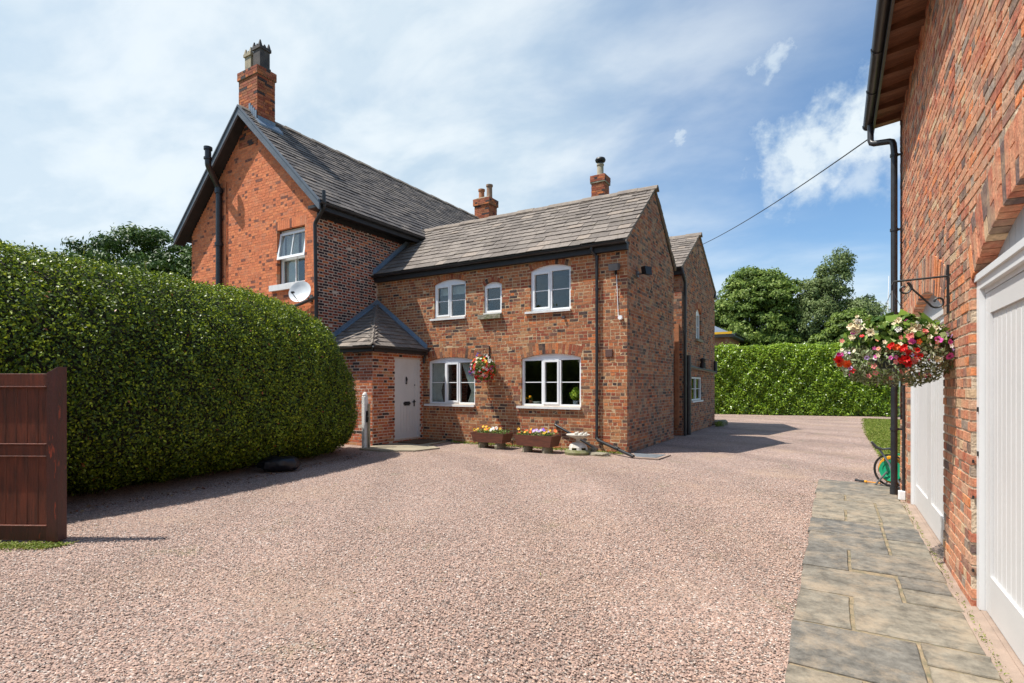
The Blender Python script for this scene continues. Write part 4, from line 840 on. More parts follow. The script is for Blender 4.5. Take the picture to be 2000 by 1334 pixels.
def gdoor(op, leaves_, seed):
    u0, u1, z0, zs, rise, vt = op; rnd = random.Random(seed)
    F = MB(); fG.bx(F, u0 + .002, u0 + .075, .035, zs, -.14, -.022); fG.bx(F, u1 - .075, u1 - .002, .035, zs, -.14, -.022); fG.bx(F, u0 + .075, u1 - .075, zs - .075, zs, -.14, -.023)
    fG.bx(F, u0 + .01, u1 - .01, zs - .022, zs + .018, -.14, -.008); fG.bx(F, u0 + .075, u1 - .075, zs - .105, zs - .075, -.14, -.05)
    fr_ = F.build('door_frame', M_GWHITE, garage)
    hw, uc, R_, zc = arc(op); th = math.asin(min(1, hw / R_))
    S_ = MB(); nb = 22
    for i in range(nb):
        ua = u0 + .01 + (u1 - u0 - .02) * i / nb; ub = u0 + .01 + (u1 - u0 - .02) * (i + 1) / nb - .004
        ha = zc + math.sqrt(max(R_ * R_ - (ua - uc) ** 2, 0)) + .03; hb = zc + math.sqrt(max(R_ * R_ - (ub - uc) ** 2, 0)) + .03
        b_ = MB(); b_.hexa([fG.P(ua, zs + .019, -.12), fG.P(ub, zs + .019, -.12), fG.P(ub, zs + .019, -.085), fG.P(ua, zs + .019, -.085), fG.P(ua, ha, -.12), fG.P(ub, hb, -.12), fG.P(ub, hb, -.085), fG.P(ua, ha, -.085)]); b_.build('arch_board', M_SPAN, fr_)
    fG.bx(S_, u0, u1, zs, zs + rise + .03, -.16, -.125); S_.build('arch_backing', M_SPAN, fr_)
    a0, a1 = u0 + .08, u1 - .08; za, zb = .045, zs - .11
    for k in range(leaves_):
        la = a0 + (a1 - a0) * k / leaves_ + .003; lb = a0 + (a1 - a0) * (k + 1) / leaves_ - .003
        D = MB(); st = .11; fG.bx(D, la, la + st, za, zb, -.11, -.052); fG.bx(D, lb - st, lb, za, zb, -.11, -.052); fG.bx(D, la + st, lb - st, za, za + .24, -.11, -.053); fG.bx(D, la + st, lb - st, zb - .13, zb, -.11, -.053)
        dl = D.build('door_leaf', M_DOOR, fr_) if 0 else D.build('garage_door', M_DOOR, garage)
        nb = max(4, int((lb - la - 2 * st) / .094)); wv = (lb - la - 2 * st) / nb
        for i in range(nb):
            b_ = MB(); ua, ub = la + st + i * wv, la + st + (i + 1) * wv; c = .007; d_ = -.068; zz0, zz1 = za + .241, zb - .131
            vs = [fG.P(ua + .001, zz, dd) for zz in (zz0, zz1) for dd in (-.10, d_ - c)] ; vs = []
            for zz in (zz0, zz1):
                for (uu, dd) in ((ua + .001, -.10), (ub - .001, -.10), (ub - .001, d_ - c), (ub - .001 - c, d_), (ua + .001 + c, d_), (ua + .001, d_ - c)): vs.append(fG.P(uu, zz, dd))
            b_.add(vs, [(0, 1, 2, 3, 4, 5), (6, 7, 8, 9, 10, 11)] + [(q, (q + 1) % 6, 6 + (q + 1) % 6, 6 + q) for q in range(6)]); b_.build('board', M_DOOR, dl)
    return fr_
gdoor(GD2, 1, 2); gdoor(GD1, 2, 3)
g = MB()
for z in (1.0, 1.28): g.box(.775, .783, 4.435, 4.455, z, z + .03)
for z in (.95, .72, .25): g.tube([(.764, 4.49, z), (.764, 4.49, z + .02)], .006, 8)
g.build('door_bolt', M_BLKMET, garage)
g = MB(); g.box(.79, 6.4, -2.9, 8.7, -.01, .034); g.build('floor', M_CONC, garage)

# wrought bracket and the big hanging basket
br = thing('basket_bracket', (.75, 5.26, 2.2), 'black wrought iron scroll bracket on the pier between the garage doors', 'bracket')
m = MB(); m.box(.738, .752, 5.248, 5.272, 2.0, 2.37); m.build('back_plate', M_BLKMET, br)
m = MB(); m.tube([(.745, 5.26, 2.285), (.405, 5.26, 2.275), (.395, 5.26, 2.25), (.395, 5.26, 2.21)], .0085, 6); m.build('arm', M_BLKMET, br)
def scroll(c, r0, r1, a0, a1, n=26): return [(c[0] + (r0 + (r1 - r0) * k / n) * math.cos(a0 + (a1 - a0) * k / n), 5.26, c[1] + (r0 + (r1 - r0) * k / n) * math.sin(a0 + (a1 - a0) * k / n)) for k in range(n + 1)]
s1_ = scroll((.475, 2.212), .014, .052, -5.2, rad(70)); s2_ = scroll((.682, 2.095), .050, .016, rad(225), rad(225) + 5.6)
m = MB(); m.tube(s1_ + [(.53, 5.26, 2.20), (.59, 5.26, 2.13), (.635, 5.26, 2.075)] + s2_, .0078, 6); m.build('scroll', M_BLKMET, br)

def petal_flower(kind, r):
    """small meshes shared by the flowers of one kind; faces +Z"""
    m = MB(); n = 5
    if kind == 'petunia':
        vs = [(0, 0, -.35 * r)]; fs = []
        for k in range(20):
            q = 2 * math.pi * k / 20; rr = r * (1 - .13 * abs(math.sin(q * 2.5 + 1.57)) ** .5 * 1.0 + 0); vs.append((.38 * r * math.cos(q), .38 * r * math.sin(q), 0))
        for k in range(20):
            q = 2 * math.pi * k / 20; rr = r * (.86 + .14 * abs(math.cos(q * 2.5))); vs.append((rr * math.cos(q), rr * math.sin(q), .10 * r * (1 + math.cos(5 * q))))
        m.add(vs[:21], [(0, 1 + k, 1 + (k + 1) % 20) for k in range(20)], mi=1); m.add(vs, [(1 + k, 21 + k, 21 + (k + 1) % 20, 1 + (k + 1) % 20) for k in range(20)], mi=0)
    else:
        layers = 3 if kind == 'double' else 1; n = 5 if layers == 1 else 6
        for ly in range(layers):
            R_ = r * (1 - .27 * ly); lift = .02 * ly * r / .03; t0 = ly * .6
            for k in range(n):
                q = t0 + 2 * math.pi * k / n; w_ = .55; c_, s_ = math.cos(q), math.sin(q); P = lambda a, b, z: (a * c_ - b * s_, a * s_ + b * c_, z)
                m.add([P(0, 0, lift * .6), P(R_ * .45, -R_ * .36, lift + .12 * r), P(R_ * .9, -R_ * .26, lift + .2 * r), P(R_, 0, lift + .12 * r), P(R_ * .9, R_ * .26, lift + .2 * r), P(R_ * .45, R_ * .36, lift + .12 * r)], [(0, 1, 2, 3), (0, 3, 4, 5)], mi=0)
        m.add([(r * .16 * math.cos(k), r * .16 * math.sin(k), r * .12) for k in (0, 1.26, 2.5, 3.8, 5.0)] + [(0, 0, r * .2)], [(k, (k + 1) % 5, 5) for k in range(5)], mi=1)
    return m
FM = {c: flat(c + ' petal', v, .55) for c, v in dict(pink=(.66, .10, .40), magenta=(.45, .02, .20), cream=(.82, .72, .50), white=(.82, .80, .76), red=(.66, .012, .012), orange=(.80, .13, .02), yellow=(.85, .48, .01), violet=(.16, .06, .50), lilac=(.55, .38, .70), centre=(.20, .005, .10), ycentre=(.70, .40, .04), salmon=(.75, .25, .20), purple=(.12, .02, .12)).items()}
def flowers(parent, spots, r):
    cache = {}
    for (pos, nrm_, kind, col, cc, sc_) in spots:
        key = (kind, col, cc)
        if key not in cache:
            ob = petal_flower(kind, r).build('flower', [FM[col], FM[cc]], parent, local=True); cache[key] = ob.data; o = ob
        else:
            o = bpy.data.objects.new('flower', cache[key]); C.objects.link(o); o.parent = parent
        o.location = pos; q = Vector(nrm_).to_track_quat('Z', 'Y'); o.rotation_mode = 'QUATERNION'; o.rotation_quaternion = q; o.scale = (sc_,) * 3
RB = (.40, 5.24, 1.70)
bk = thing('hanging_basket', RB, 'large hanging basket of pink petunias, cream and red begonias beside the garage', 'hanging basket')
m = MB(); m.lathe([(.0, -.12), (.12, -.12), (.16, -.04), (.185, .07), (.20, .075), (.20, .095), (.17, .095), (.0, .08)], RB, 20); m.build('pot', pm('dark green plastic', (.008, .03, .027), None, 8, .35), bk, smooth=True)
m = MB()
for k in range(3): q = k * 2.1 + .4; m.tube([(RB[0] + .19 * math.cos(q), RB[1] + .19 * math.sin(q), RB[2] + .09), (.395, 5.26, 2.21)], .0022, 5)
m.build('hanging_wire', M_GREYPL, bk)
def dome(n, c, rx, ry, zt, zb, lo=0.):
    """points on a squashed ball of trailing growth"""
    d = norm(RS.normal(0, 1, (n, 3))); rr = RS.uniform(.62, 1.0, (n, 1)) ** .6
    P = d * rr; P[:, 0] *= rx; P[:, 1] *= ry; P[:, 2] *= np.where(P[:, 2] > 0, zt, zb); return P + np.array(c), d
RBc = np.array(RB)
P1, D1 = dome(1500, RBc + [0, 0, .10], .36, .38, .20, .14); V, Fq, t = leaves(P1, D1, .055, .9, .7); npmesh('foliage', V, Fq, t, M_LEAF_F, bk)
P2, D2 = dome(3400, RBc + [0, .0, -.02], .41, .43, .12, .26); k_ = ~((P2[:, 2] < RBc[2] - .04) & (np.hypot(P2[:, 0] - RBc[0], P2[:, 1] - RBc[1]) < .12)); V, Fq, t = leaves(P2[k_], D2[k_], .042, 1., .38, 1.); npmesh('trailing_foliage', V, Fq, t, M_TRAIL, bk)
P3, D3 = dome(240, RBc + [0, 0, .14], .30, .30, .17, .06); V, Fq, t = leaves(P3, D3 + np.array([0, 0, .7]), .115, .6, .75); npmesh('large_leaf', V, Fq, np.clip(t * .8 + .1, 0, 1), M_LEAF_F, bk)
# flowers set where the camera side of the photograph shows them: (right, up) in metres from the basket centre
cr_, cf_ = Vector((CR[0], CR[1], 0)), Vector((CF[0], CF[1], 0))
def bspot(px, py, c=RB, R_=(.42, .42, .26), shift=.0):
    d0 = Vector(c).xy; dep = c[0] * CF[0] + c[1] * CF[1]; lat0 = c[0] * CR[0] + c[1] * CR[1]
    x = (px - 1000) / F_PX * (dep - .2) - lat0; z = EYE + (752 - py) / F_PX * (dep - .2) - c[2]
    s_ = max(0.04, 1 - (x / R_[0]) ** 2 - (z / R_[2]) ** 2); y = -R_[1] * math.sqrt(s_) * .95
    p = cr_ * x + cf_ * y + Vector((0, 0, z)); nn_ = (cr_ * x * .8 + cf_ * (y - .25) + Vector((0, 0, z * .8 + .12))).normalized(); return p, nn_
spots = []
for (px, py, kind, col, cc, s_) in [(1814, 630, 'petunia', 'pink', 'centre', 1.), (1798, 667, 'petunia', 'pink', 'centre', 1.1), (1820, 698, 'petunia', 'pink', 'centre', 1.15), (1828, 654, 'petunia', 'lilac', 'purple', .9), (1824, 671, 'petunia', 'pink', 'magenta', .9), (1851, 665, 'petunia', 'pink', 'magenta', .8), (1842, 658, 'petunia', 'lilac', 'purple', .7), (1801, 629, 'single', 'red', 'centre', .8),
    (1750, 634, 'double', 'cream', 'ycentre', 1.5), (1766, 642, 'double', 'cream', 'ycentre', 1.5), (1757, 650, 'double', 'cream', 'ycentre', 1.3), (1742, 645, 'double', 'white', 'ycentre', 1.), (1697, 640, 'double', 'cream', 'ycentre', 1.5), (1706, 648, 'double', 'cream', 'ycentre', 1.3), (1690, 648, 'double', 'cream', 'ycentre', 1.3), (1681, 636, 'double', 'cream', 'ycentre', 1.2), (1685, 657, 'double', 'cream', 'ycentre', 1.), (1713, 634, 'single', 'cream', 'ycentre', 1.3), (1695, 627, 'double', 'cream', 'ycentre', 1.), (1787, 616, 'double', 'cream', 'ycentre', 1.1), (1780, 625, 'single', 'cream', 'ycentre', 1.), (1789, 632, 'double', 'white', 'ycentre', .8), (1782, 643, 'single', 'cream', 'ycentre', 1.), (1694, 655, 'single', 'red', 'centre', .7),
    (1748, 662, 'double', 'salmon', 'pink', 1.1), (1748, 670, 'double', 'pink', 'red', 1.), (1760, 671, 'single', 'orange', 'ycentre', .9), (1723, 682, 'double', 'orange', 'red', 1.1), (1733, 684, 'double', 'red', 'red', 1.3), (1718, 680, 'double', 'red', 'red', 1.1), (1741, 690, 'double', 'red', 'red', 1.), (1753, 688, 'double', 'red', 'red', 1.), (1738, 704, 'double', 'red', 'red', 1.4), (1745, 712, 'double', 'red', 'red', 1.2), (1757, 700, 'double', 'red', 'pink', 1.1), (1753, 708, 'double', 'salmon', 'red', 1.1), (1732, 706, 'double', 'red', 'red', 1.),
    (1656, 700, 'double', 'red', 'orange', 1.3), (1664, 706, 'double', 'orange', 'red', 1.4), (1673, 709, 'double', 'orange', 'red', 1.3), (1661, 693, 'double', 'magenta', 'pink', 1.), (1685, 723, 'single', 'red', 'orange', 1.), (1691, 699, 'petunia', 'lilac', 'purple', .7), (1747, 695, 'petunia', 'lilac', 'purple', .7), (1680, 718, 'petunia', 'lilac', 'purple', .7), (1703, 715, 'single', 'salmon', 'pink', .9), (1712, 728, 'single', 'salmon', 'pink', .9), (1727, 708, 'single', 'salmon', 'pink', .8), (1742, 726, 'single', 'salmon', 'pink', .8), (1710, 734, 'single', 'salmon', 'pink', .8), (1738, 738, 'single', 'salmon', 'pink', .7),
    (1783, 697, 'single', 'cream', 'ycentre', 1.1), (1791, 704, 'double', 'cream', 'ycentre', 1.), (1798, 705, 'single', 'cream', 'ycentre', .9), (1702, 695, 'single', 'cream', 'ycentre', .8), (1712, 670, 'single', 'cream', 'ycentre', .7), (1844, 700, 'single', 'lilac', 'pink', .9), (1849, 688, 'single', 'lilac', 'pink', .8), (1829, 686, 'single', 'lilac', 'violet', .6), (1791, 734, 'single', 'magenta', 'purple', .7), (1780, 652, 'double', 'salmon', 'orange', .9)]:
    p, nn_ = bspot(px, py); spots.append((p, nn_ + Vector(RS.normal(0, .35, 3)), kind, col, cc, s_ * .86))
rq = random.Random(12)
for _ in range(46):
    px, py = rq.uniform(1662, 1852), rq.uniform(660, 738)
    p, nn_ = bspot(px, py); spots.append((p, nn_ + Vector(RS.normal(0, .4, 3)), rq.choice(['single', 'petunia', 'single']), rq.choice(['salmon', 'cream', 'lilac', 'white', 'pink']), 'ycentre', rq.uniform(.35, .62)))
for _ in range(26):
    px, py = rq.uniform(1680, 1850), rq.uniform(612, 664)
    p, nn_ = bspot(px, py); spots.append((p, nn_ + Vector(RS.normal(0, .4, 3)), rq.choice(['double', 'single']), rq.choice(['cream', 'cream', 'white', 'pink']), 'ycentre', rq.uniform(.5, .9)))
flowers(bk, spots, .030)

# ================================================================== HOUSE FRONT BASKET
HB = (-7.23, 10.74, 1.82)
hb = thing('hanging_basket', HB, 'round hanging basket of mixed red, blue and white flowers on the house wall', 'hanging basket')
m = MB(); m.lathe([(0, -.16), (.10, -.14), (.17, -.03), (.18, .04), (.16, .04), (0, .03)], HB, 16); m.build('pot', M_CORE, hb, smooth=True)
m = MB()
for k in range(3): q = k * 2.1; m.tube([(HB[0] + .17 * math.cos(q), HB[1] + .17 * math.sin(q), HB[2] + .04), (HB[0], HB[1], 2.24)], .002, 5)
m.build('hanging_wire', M_GREYPL, hb)
P1, D1 = dome(2300, np.array(HB) + [0, 0, .02], .31, .30, .30, .29); V, Fq, t = leaves(P1, D1, .042, .9, .6); npmesh('foliage', V, Fq, t, M_LEAF_F, hb)
sp = []; rnd = random.Random(5)
for k in range(125):
    d = Vector((rnd.uniform(-1, 1), rnd.uniform(-1, .25), rnd.uniform(-1, 1))).normalized(); lat = d.x
    col = rnd.choice(['red', 'red', 'red', 'magenta', 'white', 'pink', 'orange'])
    if lat < -.25 and -.6 < d.z < .25: col = rnd.choice(['violet', 'violet', 'lilac', 'red'])
    elif d.z > .45: col = rnd.choice(['white', 'cream', 'yellow', 'red', 'white'])
    elif d.z < -.5: col = rnd.choice(['red', 'red', 'salmon', 'magenta'])
    elif d.z < .5 and rnd.random() < .3: col = rnd.choice(['salmon', 'white', 'orange'])
    sp.append((Vector((d.x * .32, d.y * .31, d.z * .31 + .02)), d, rnd.choice(['double', 'single', 'petunia']), col, 'ycentre' if col in ('white', 'cream') else 'centre', rnd.uniform(.75, 1.25)))
sp += [(Vector((-.10, -.12, .33)), Vector((0, -1, .6)), 'double', 'violet', 'purple', .8), (Vector((-.09, -.10, .38)), Vector((0, -1, .6)), 'double', 'violet', 'purple', .6)]
flowers(hb, sp, .032)
br2 = thing('basket_bracket', (-7.23, 11.02, 2.24), 'small black bracket on the house wall above the mixed flower basket', 'bracket')
m = MB(); m.box(-7.24, -7.22, 11.0, 11.02, 2.02, 2.40); m.tube([(-7.23, 11.01, 2.34), (-7.23, 10.74, 2.30), (-7.23, 10.735, 2.24)], .008, 6); m.tube([(-7.23, 11.0, 2.08), (-7.23, 10.82, 2.30)], .006, 6); m.build('arm', M_BLKMET, br2)

# ================================================================== PLANTERS
def planter(loc, rz, wx, dy, h, label, cols, seed):
    p = thing('planter', loc, label, 'planter', 'wooden planters under the windows'); p.rotation_euler = (0, 0, rz); rnd = random.Random(seed)
    z0 = .13; z1 = z0 + h; sx = .06; t = .022; half, hd = wx / 2, dy / 2
    def side(a, b, c_, d): m = MB(); m.hexa([a[0], b[0], b[1], a[1], c_[0], d[0], d[1], c_[1]]); return m
    for nm, pts in (('front', ((-half + sx, -hd + .03), (half - sx, -hd + .03), (half, -hd), (-half, -hd))), ('back', ((-half + sx, hd - .03 - t), (half - sx, hd - .03 - t), (half, hd - t), (-half, hd - t)))):
        (a, b, c_, d) = pts; n = 1
        m = MB(); m.hexa([(a[0], a[1], z0), (b[0], b[1], z0), (b[0], b[1] + t, z0), (a[0], a[1] + t, z0), (d[0], d[1], z1), (c_[0], c_[1], z1), (c_[0], c_[1] + t, z1), (d[0], d[1] + t, z1)]); m.build('side_board', M_WOODP, p, local=True)
    for s_ in (-1, 1):
        m = MB(); m.hexa([(s_ * (half - sx), -hd + .055, z0 + .002), (s_ * (half - sx), hd - .055, z0 + .002), (s_ * (half - sx - t), hd - .055, z0 + .002), (s_ * (half - sx - t), -hd + .055, z0 + .002), (s_ * half, -hd + .025, z1 - .002), (s_ * half, hd - .025, z1 - .002), (s_ * (half - t), hd - .025, z1 - .002), (s_ * (half - t), -hd + .025, z1 - .002)]); m.build('end_board', M_WOODP, p, local=True)
        f = MB(); n = 9
        cx = s_ * half * .52; vs = []
        for zz, k in ((-.01, 1), (.06, 1.08), (.125, .9)):
            for q in range(n): a = 6.283 * q / n; vs.append((cx + .09 * k * math.cos(a) * rnd.uniform(.85, 1.15), .17 * k * math.sin(a) * rnd.uniform(.9, 1.1), zz))
        vs += [(cx, 0, .128)]; f.add(vs, [(r * n + q, r * n + (q + 1) % n, r * n + n + (q + 1) % n, r * n + n + q) for r in range(2) for q in range(n)] + [(2 * n + q, 2 * n + (q + 1) % n, 3 * n) for q in range(n)]); f.build('stone_foot', M_STONE, p, smooth=True, local=True)
    m = MB(); m.box(-half + .04, half - .04, -hd + .03, hd - .03, z1 - .06, z1 - .03); m.build('soil', M_CORE, p, local=True)
    n = 420; P = np.stack([RS.uniform(-half + .05, half - .05, n), RS.uniform(-hd + .04, hd - .04, n), z1 + RS.uniform(-.02, .07, n)], 1); V, Fq, t_ = leaves(P, np.tile([[0, 0, 1.]], (n, 1)), .045, .9, .5); npmesh('foliage', V, Fq, t_, M_LEAF_F, p, local=True)
    sp = []
    for k in range(30):
        x = rnd.uniform(-half + .06, half - .06); c = cols((x + half) / wx, rnd)
        if c: sp.append((Vector((x, rnd.uniform(-hd + .03, hd - .05), z1 + rnd.uniform(.05, .12))), Vector((rnd.uniform(-.3, .6), -1, rnd.uniform(.2, 1))), rnd.choice(['petunia', 'single']), c, 'purple' if c in ('yellow', 'violet') else 'ycentre', rnd.uniform(.8, 1.2)))
    flowers(p, sp, .032); return p
planter((-6.83, 10.50, 0), rad(-2), .92, .42, .22, 'wooden trough of yellow pansies on stone feet, the one nearer the door', lambda s, r: ('yellow' if r.random() < .8 else 'orange') if s < .45 else (r.choice(['white', None, None]) if s < .75 else r.choice(['yellow', 'orange', None])), 1)
planter((-5.55, 10.36, 0), rad(-3), .95, .44, .24, 'wooden trough of violet, white and yellow pansies beside the birdbath', lambda s, r: r.choice(['orange', 'yellow']) if s < .38 else (r.choice(['violet', 'lilac', 'white']) if s < .68 else r.choice(['yellow', None, 'orange'])), 2)

# birdbath
bb = thing('birdbath', (-4.62, 10.42, 0), 'old white birdbath with pierced foot and stone birds on a mossy disc', 'birdbath')
c = (-4.62, 10.42, 0)
m = MB(); m.lathe([(0, -.02), (.27, -.02), (.285, .05), (.25, .10), (0, .105)], c, 18); m.build('stone_disc', pm('mossy stone', (.24, .22, .13), (.15, .16, .05), 8, .95, .9, 30), bb, smooth=True)
m = MB(); vs = []; fs = []; n = 16
for i in range(9):   # domed foot with open arches round it
    for j, (r_, z) in enumerate(((.205, .10), (.20, .13), (.165, .20), (.09, .255), (.04, .27))):
        pass
prof = [(.205, .10), (.198, .15), (.165, .205), (.10, .245), (.045, .265)]
for r_, z in prof:
    for k in range(24): q = 6.2832 * k / 24; vs.append((c[0] + r_ * math.cos(q), c[1] + r_ * math.sin(q), z))
for i in range(4):
    for k in range(24):
        if i == 0 and k % 4 in (1, 2): continue
        fs.append((i * 24 + k, i * 24 + (k + 1) % 24, i * 24 + 24 + (k + 1) % 24, i * 24 + 24 + k))
m.add(vs, fs); M_BATH = pm('weathered white cast stone', (.66, .62, .55), (.40, .37, .31), 12, .9, .4, 50); m.build('foot', M_BATH, bb)
m = MB(); m.lathe([(.045, .262), (.04, .29), (.055, .32), (.11, .345), (.20, .375), (.245, .40), (.25, .415), (.235, .42), (.15, .395), (0, .385)], c, 24); m.build('bowl', M_BATH, bb, smooth=True)
for (dx, dy, s_) in ((-.03, -.02, 1.), (.10, -.06, .9), (.16, .03, .8)):
    m = MB(); m.lathe([(0, -.05), (.03, -.035), (.042, 0), (.03, .03), (.012, .045), (0, .05)], (0, 0, 0), 10, mat=Matrix.Rotation(rad(72), 3, 'Y').to_3x3()); m.lathe([(0, -.02), (.02, 0), (.012, .015), (0, .022)], (.045, 0, .03), 8)
    o = m.build('stone_bird', M_BATH, bb, smooth=True, local=True); o.location = (dx, dy, .43); o.scale = (s_,) * 3; o.rotation_euler = (0, 0, dx * 9)
# loose stones by the wall
def rock(name, loc, r, mat, label, seed, sq=.4):
    rnd = random.Random(seed); m = MB(); n = 10; vs = []
    for zz, k in ((-.3, .95), (.4, 1.0), (.95, .82)):
        for q in range(n): a = 6.283 * q / n; kk = k * rnd.uniform(.82, 1.12); vs.append((r[0] * kk * math.cos(a), r[1] * kk * math.sin(a), r[2] * zz * rnd.uniform(.85, 1.1)))
    vs.append((0, 0, r[2])); m.add(vs, [(j * n + q, j * n + (q + 1) % n, j * n + n + (q + 1) % n, j * n + n + q) for j in range(2) for q in range(n)] + [(2 * n + q, 2 * n + (q + 1) % n, 3 * n) for q in range(n)])
    o = m.build(name, mat, label=label, cat='stone', local=True); o.location = loc; o.rotation_euler = (0, 0, rnd.uniform(-.3, .3)); return o
rock('flat_stone', (-4.15, 10.45, .02), (.24, .12, .045), M_STONE, 'flat grey stone lying between the birdbath and the sloping drainpipe', 3)
rock('flat_stone', (-4.42, 10.72, .05), (.10, .06, .07), M_STONE, 'small brown stone tucked behind the birdbath foot', 4)
rock('rubble_stone', (-3.62, 20.85, .05), (.28, .22, .13), M_STONE, 'rough grey stone at the far foot of the house end wall', 6)
rock('rubble_stone', (-3.5, 20.45, .03), (.16, .13, .09), M_STONE, 'smaller rough stone just in front of the one at the far house corner', 7)
m = MB(); m.add([(-3.66, 10.98, .0), (-3.42, 10.40, .0), (-2.93, 10.45, .0), (-2.88, 11.16, .0), (-3.66, 10.98, .02), (-3.42, 10.40, .02), (-2.93, 10.45, .02), (-2.88, 11.16, .02)], MB.BF); m.build('drain_cover_frame', M_CONC, label='pale concrete drain slab at the front corner of the house', cat='drain cover')
m = MB(); m.add([(-3.60, 10.96, .02), (-3.40, 10.50, .02), (-3.0, 10.53, .02), (-2.96, 11.08, .02), (-3.60, 10.96, .028), (-3.40, 10.50, .028), (-3.0, 10.53, .028), (-2.96, 11.08, .028)], MB.BF); m.build('metal_plate', pm('grey galvanised plate', (.30, .33, .35), (.20, .22, .23), 8, .45, metal=.4), label='grey metal plate lying on the concrete drain slab by the downpipe', cat='metal plate')
# doorstep slabs and mat
M_STEP = pm('worn york stone', (.36, .30, .21), (.24, .21, .15), 3, .9, .5, 30)
m = MB(); m.prism([(-9.32, 9.0, -.02), (-9.15, 8.62, -.02), (-8.45, 8.66, -.02), (-7.85, 9.0, -.02), (-7.72, 9.7, -.02), (-8.3, 10.0, -.02), (-8.5, 11.0, -.02), (-9.32, 11.0, -.02)], (0, 0, .045)); step = m.build('stone_paving', M_STEP, kind='structure')
m = MB(); m.bevbox(-9.27, -8.55, 9.98, 10.86, .0251, .048, .006); m.build('doormat', pm('brown coir', (.14, .085, .045), (.09, .055, .03), 60, 1., .8, 200), label='brown coir doormat in front of the white porch door', cat='doormat')
# moss and weeds along wall feet
def weeds(n, f, label, mat=M_GRASS, size=.05):
    P = np.array([f() for _ in range(n)]); V, Fq, t = leaves(P, np.tile([[0, 0, .4]], (n, 1)), size, 1., .35); tag(npmesh('weeds', V, Fq, t, mat, kind='stuff', label=label, cat='weeds'))
weeds(1500, lambda: (random.uniform(-8.3, -3.8), 10.98 - abs(random.gauss(0, .10)), random.uniform(0, .04)), 'thin weeds and moss along the foot of the house front wall')
weeds(500, lambda: (.715 + random.gauss(0, .010), random.uniform(2.5, 8.), .03 + random.random() * .012), 'tiny weeds in the crack between slabs and concrete strip', size=.016)
weeds(500, lambda: (-3.60 + abs(random.gauss(0, .1)), random.uniform(19.8, 20.9), random.uniform(0, .14)), 'low green weeds round the stones at the far house corner', size=.07)

weeds(170, lambda: (random.uniform(-6.5, -.6), random.uniform(2.2, 10.), random.uniform(0, .012)), 'tiny scattered green weeds and leaves on the gravel drive', size=.022)
# old white post by the porch
po = thing('white_post', (-9.22, 8.86, 0), 'weathered white painted wooden post standing by the porch corner', 'post')
m = MB(); m.bevbox(-9.275, -9.165, 8.80, 8.91, 0, 1.20, .012); m.lathe([(.055, 1.195), (.058, 1.23), (.04, 1.27), (0, 1.285)], (-9.22, 8.855, 0), 12); m.build('post_shaft', pm('flaking white paint', (.86, .85, .82), (.76, .74, .70), 5, .7, .5, 30, c3=(.20, .14, .09), s3=9, t3=(.70, .73)), po)
m = MB(); m.box(-9.16, -9.145, 8.83, 8.88, .60, .86); m.tube([(-9.155, 8.85, .75), (-9.10, 8.85, .72)], .012, 6); m.build('latch', M_BLKMET, po)
m = MB(); m.box(-9.135, -9.095, 8.86, 8.90, 0, 1.02); m.build('side_strip', M_BUFF, po)

# satellite dish
sd = thing('satellite_dish', (-11.2, 8.95, 3.7), 'white satellite dish fixed below the upper gable window', 'satellite dish')
R3 = Vector((.42, -1, .38)).to_track_quat('Z', 'Y').to_matrix()
cc = Vector((-11.19, 8.64, 3.72)); m = MB(); m.lathe([(0, -.035), (.10, -.03), (.20, -.008), (.275, .028), (.285, .03), (.285, .022), (.20, -.016), (0, -.045)], cc, 28, mat=R3); m.build('dish', pm('white dish metal', (.66, .68, .68), (.56, .58, .58), 5, .45), sd, smooth=True)
m = MB(); a_ = cc + R3 @ Vector((0, -.26, 0)); lnb = cc + R3 @ Vector((0, -.20, .34)); m.tube([a_, lnb], .010, 6); m.tube([lnb, lnb + (cc - lnb).normalized() * .09], .028, 10); m.build('feed_arm', M_BLKMET, sd)
m = MB(); m.tube([cc + R3 @ Vector((0, 0, -.04)), (-11.2, 8.80, 3.62), (-11.2, 8.97, 3.60)], .018, 8); m.box(-11.25, -11.15, 8.955, 8.975, 3.52, 3.70); m.build('wall_mount', M_GREYPL, sd)

# lights and boxes on the wing
fl = thing('floodlight', (-3.99, 10.98, 3.9), 'grey security floodlight on the house front beside the downpipe', 'floodlight')
m = MB(); m.hexa([(-4.10, 10.83, 3.86), (-3.90, 10.83, 3.86), (-3.90, 10.98, 3.90), (-4.10, 10.98, 3.90), (-4.10, 10.80, 4.00), (-3.90, 10.80, 4.00), (-3.90, 10.98, 4.03), (-4.10, 10.98, 4.03)]); m.build('lamp_head', M_GREYPL, fl)
m = MB(); m.box(-4.02, -3.98, 10.975, 11.02, 3.80, 3.98); m.build('mount', M_BLKMET, fl)
fl2 = thing('floodlight', (-3.72, 11.7, 3.95), 'small black floodlight on the shaded end wall of the house', 'floodlight')
m = MB(); m.hexa([(-3.62, 11.58, 3.88), (-3.50, 11.52, 3.86), (-3.42, 11.70, 3.86), (-3.56, 11.78, 3.88), (-3.64, 11.58, 4.04), (-3.53, 11.52, 4.04), (-3.45, 11.70, 4.04), (-3.58, 11.78, 4.04)]); m.build('lamp_head', M_BLKMET, fl2)
m = MB(); m.tube([(-3.755, 11.66, 3.90), (-3.56, 11.65, 3.90)], .018, 8); m.box(-3.758, -3.72, 11.60, 11.72, 3.84, 3.96); m.build('mount', M_GREYPL, fl2)
m = MB(); m.tube([(-3.99, 11.01, 3.80), (-3.95, 11.012, 2.92)], .008, 6); m.build('cable_conduit', M_WHITE, label='thin pale cable running down from the front floodlight', cat='cable')
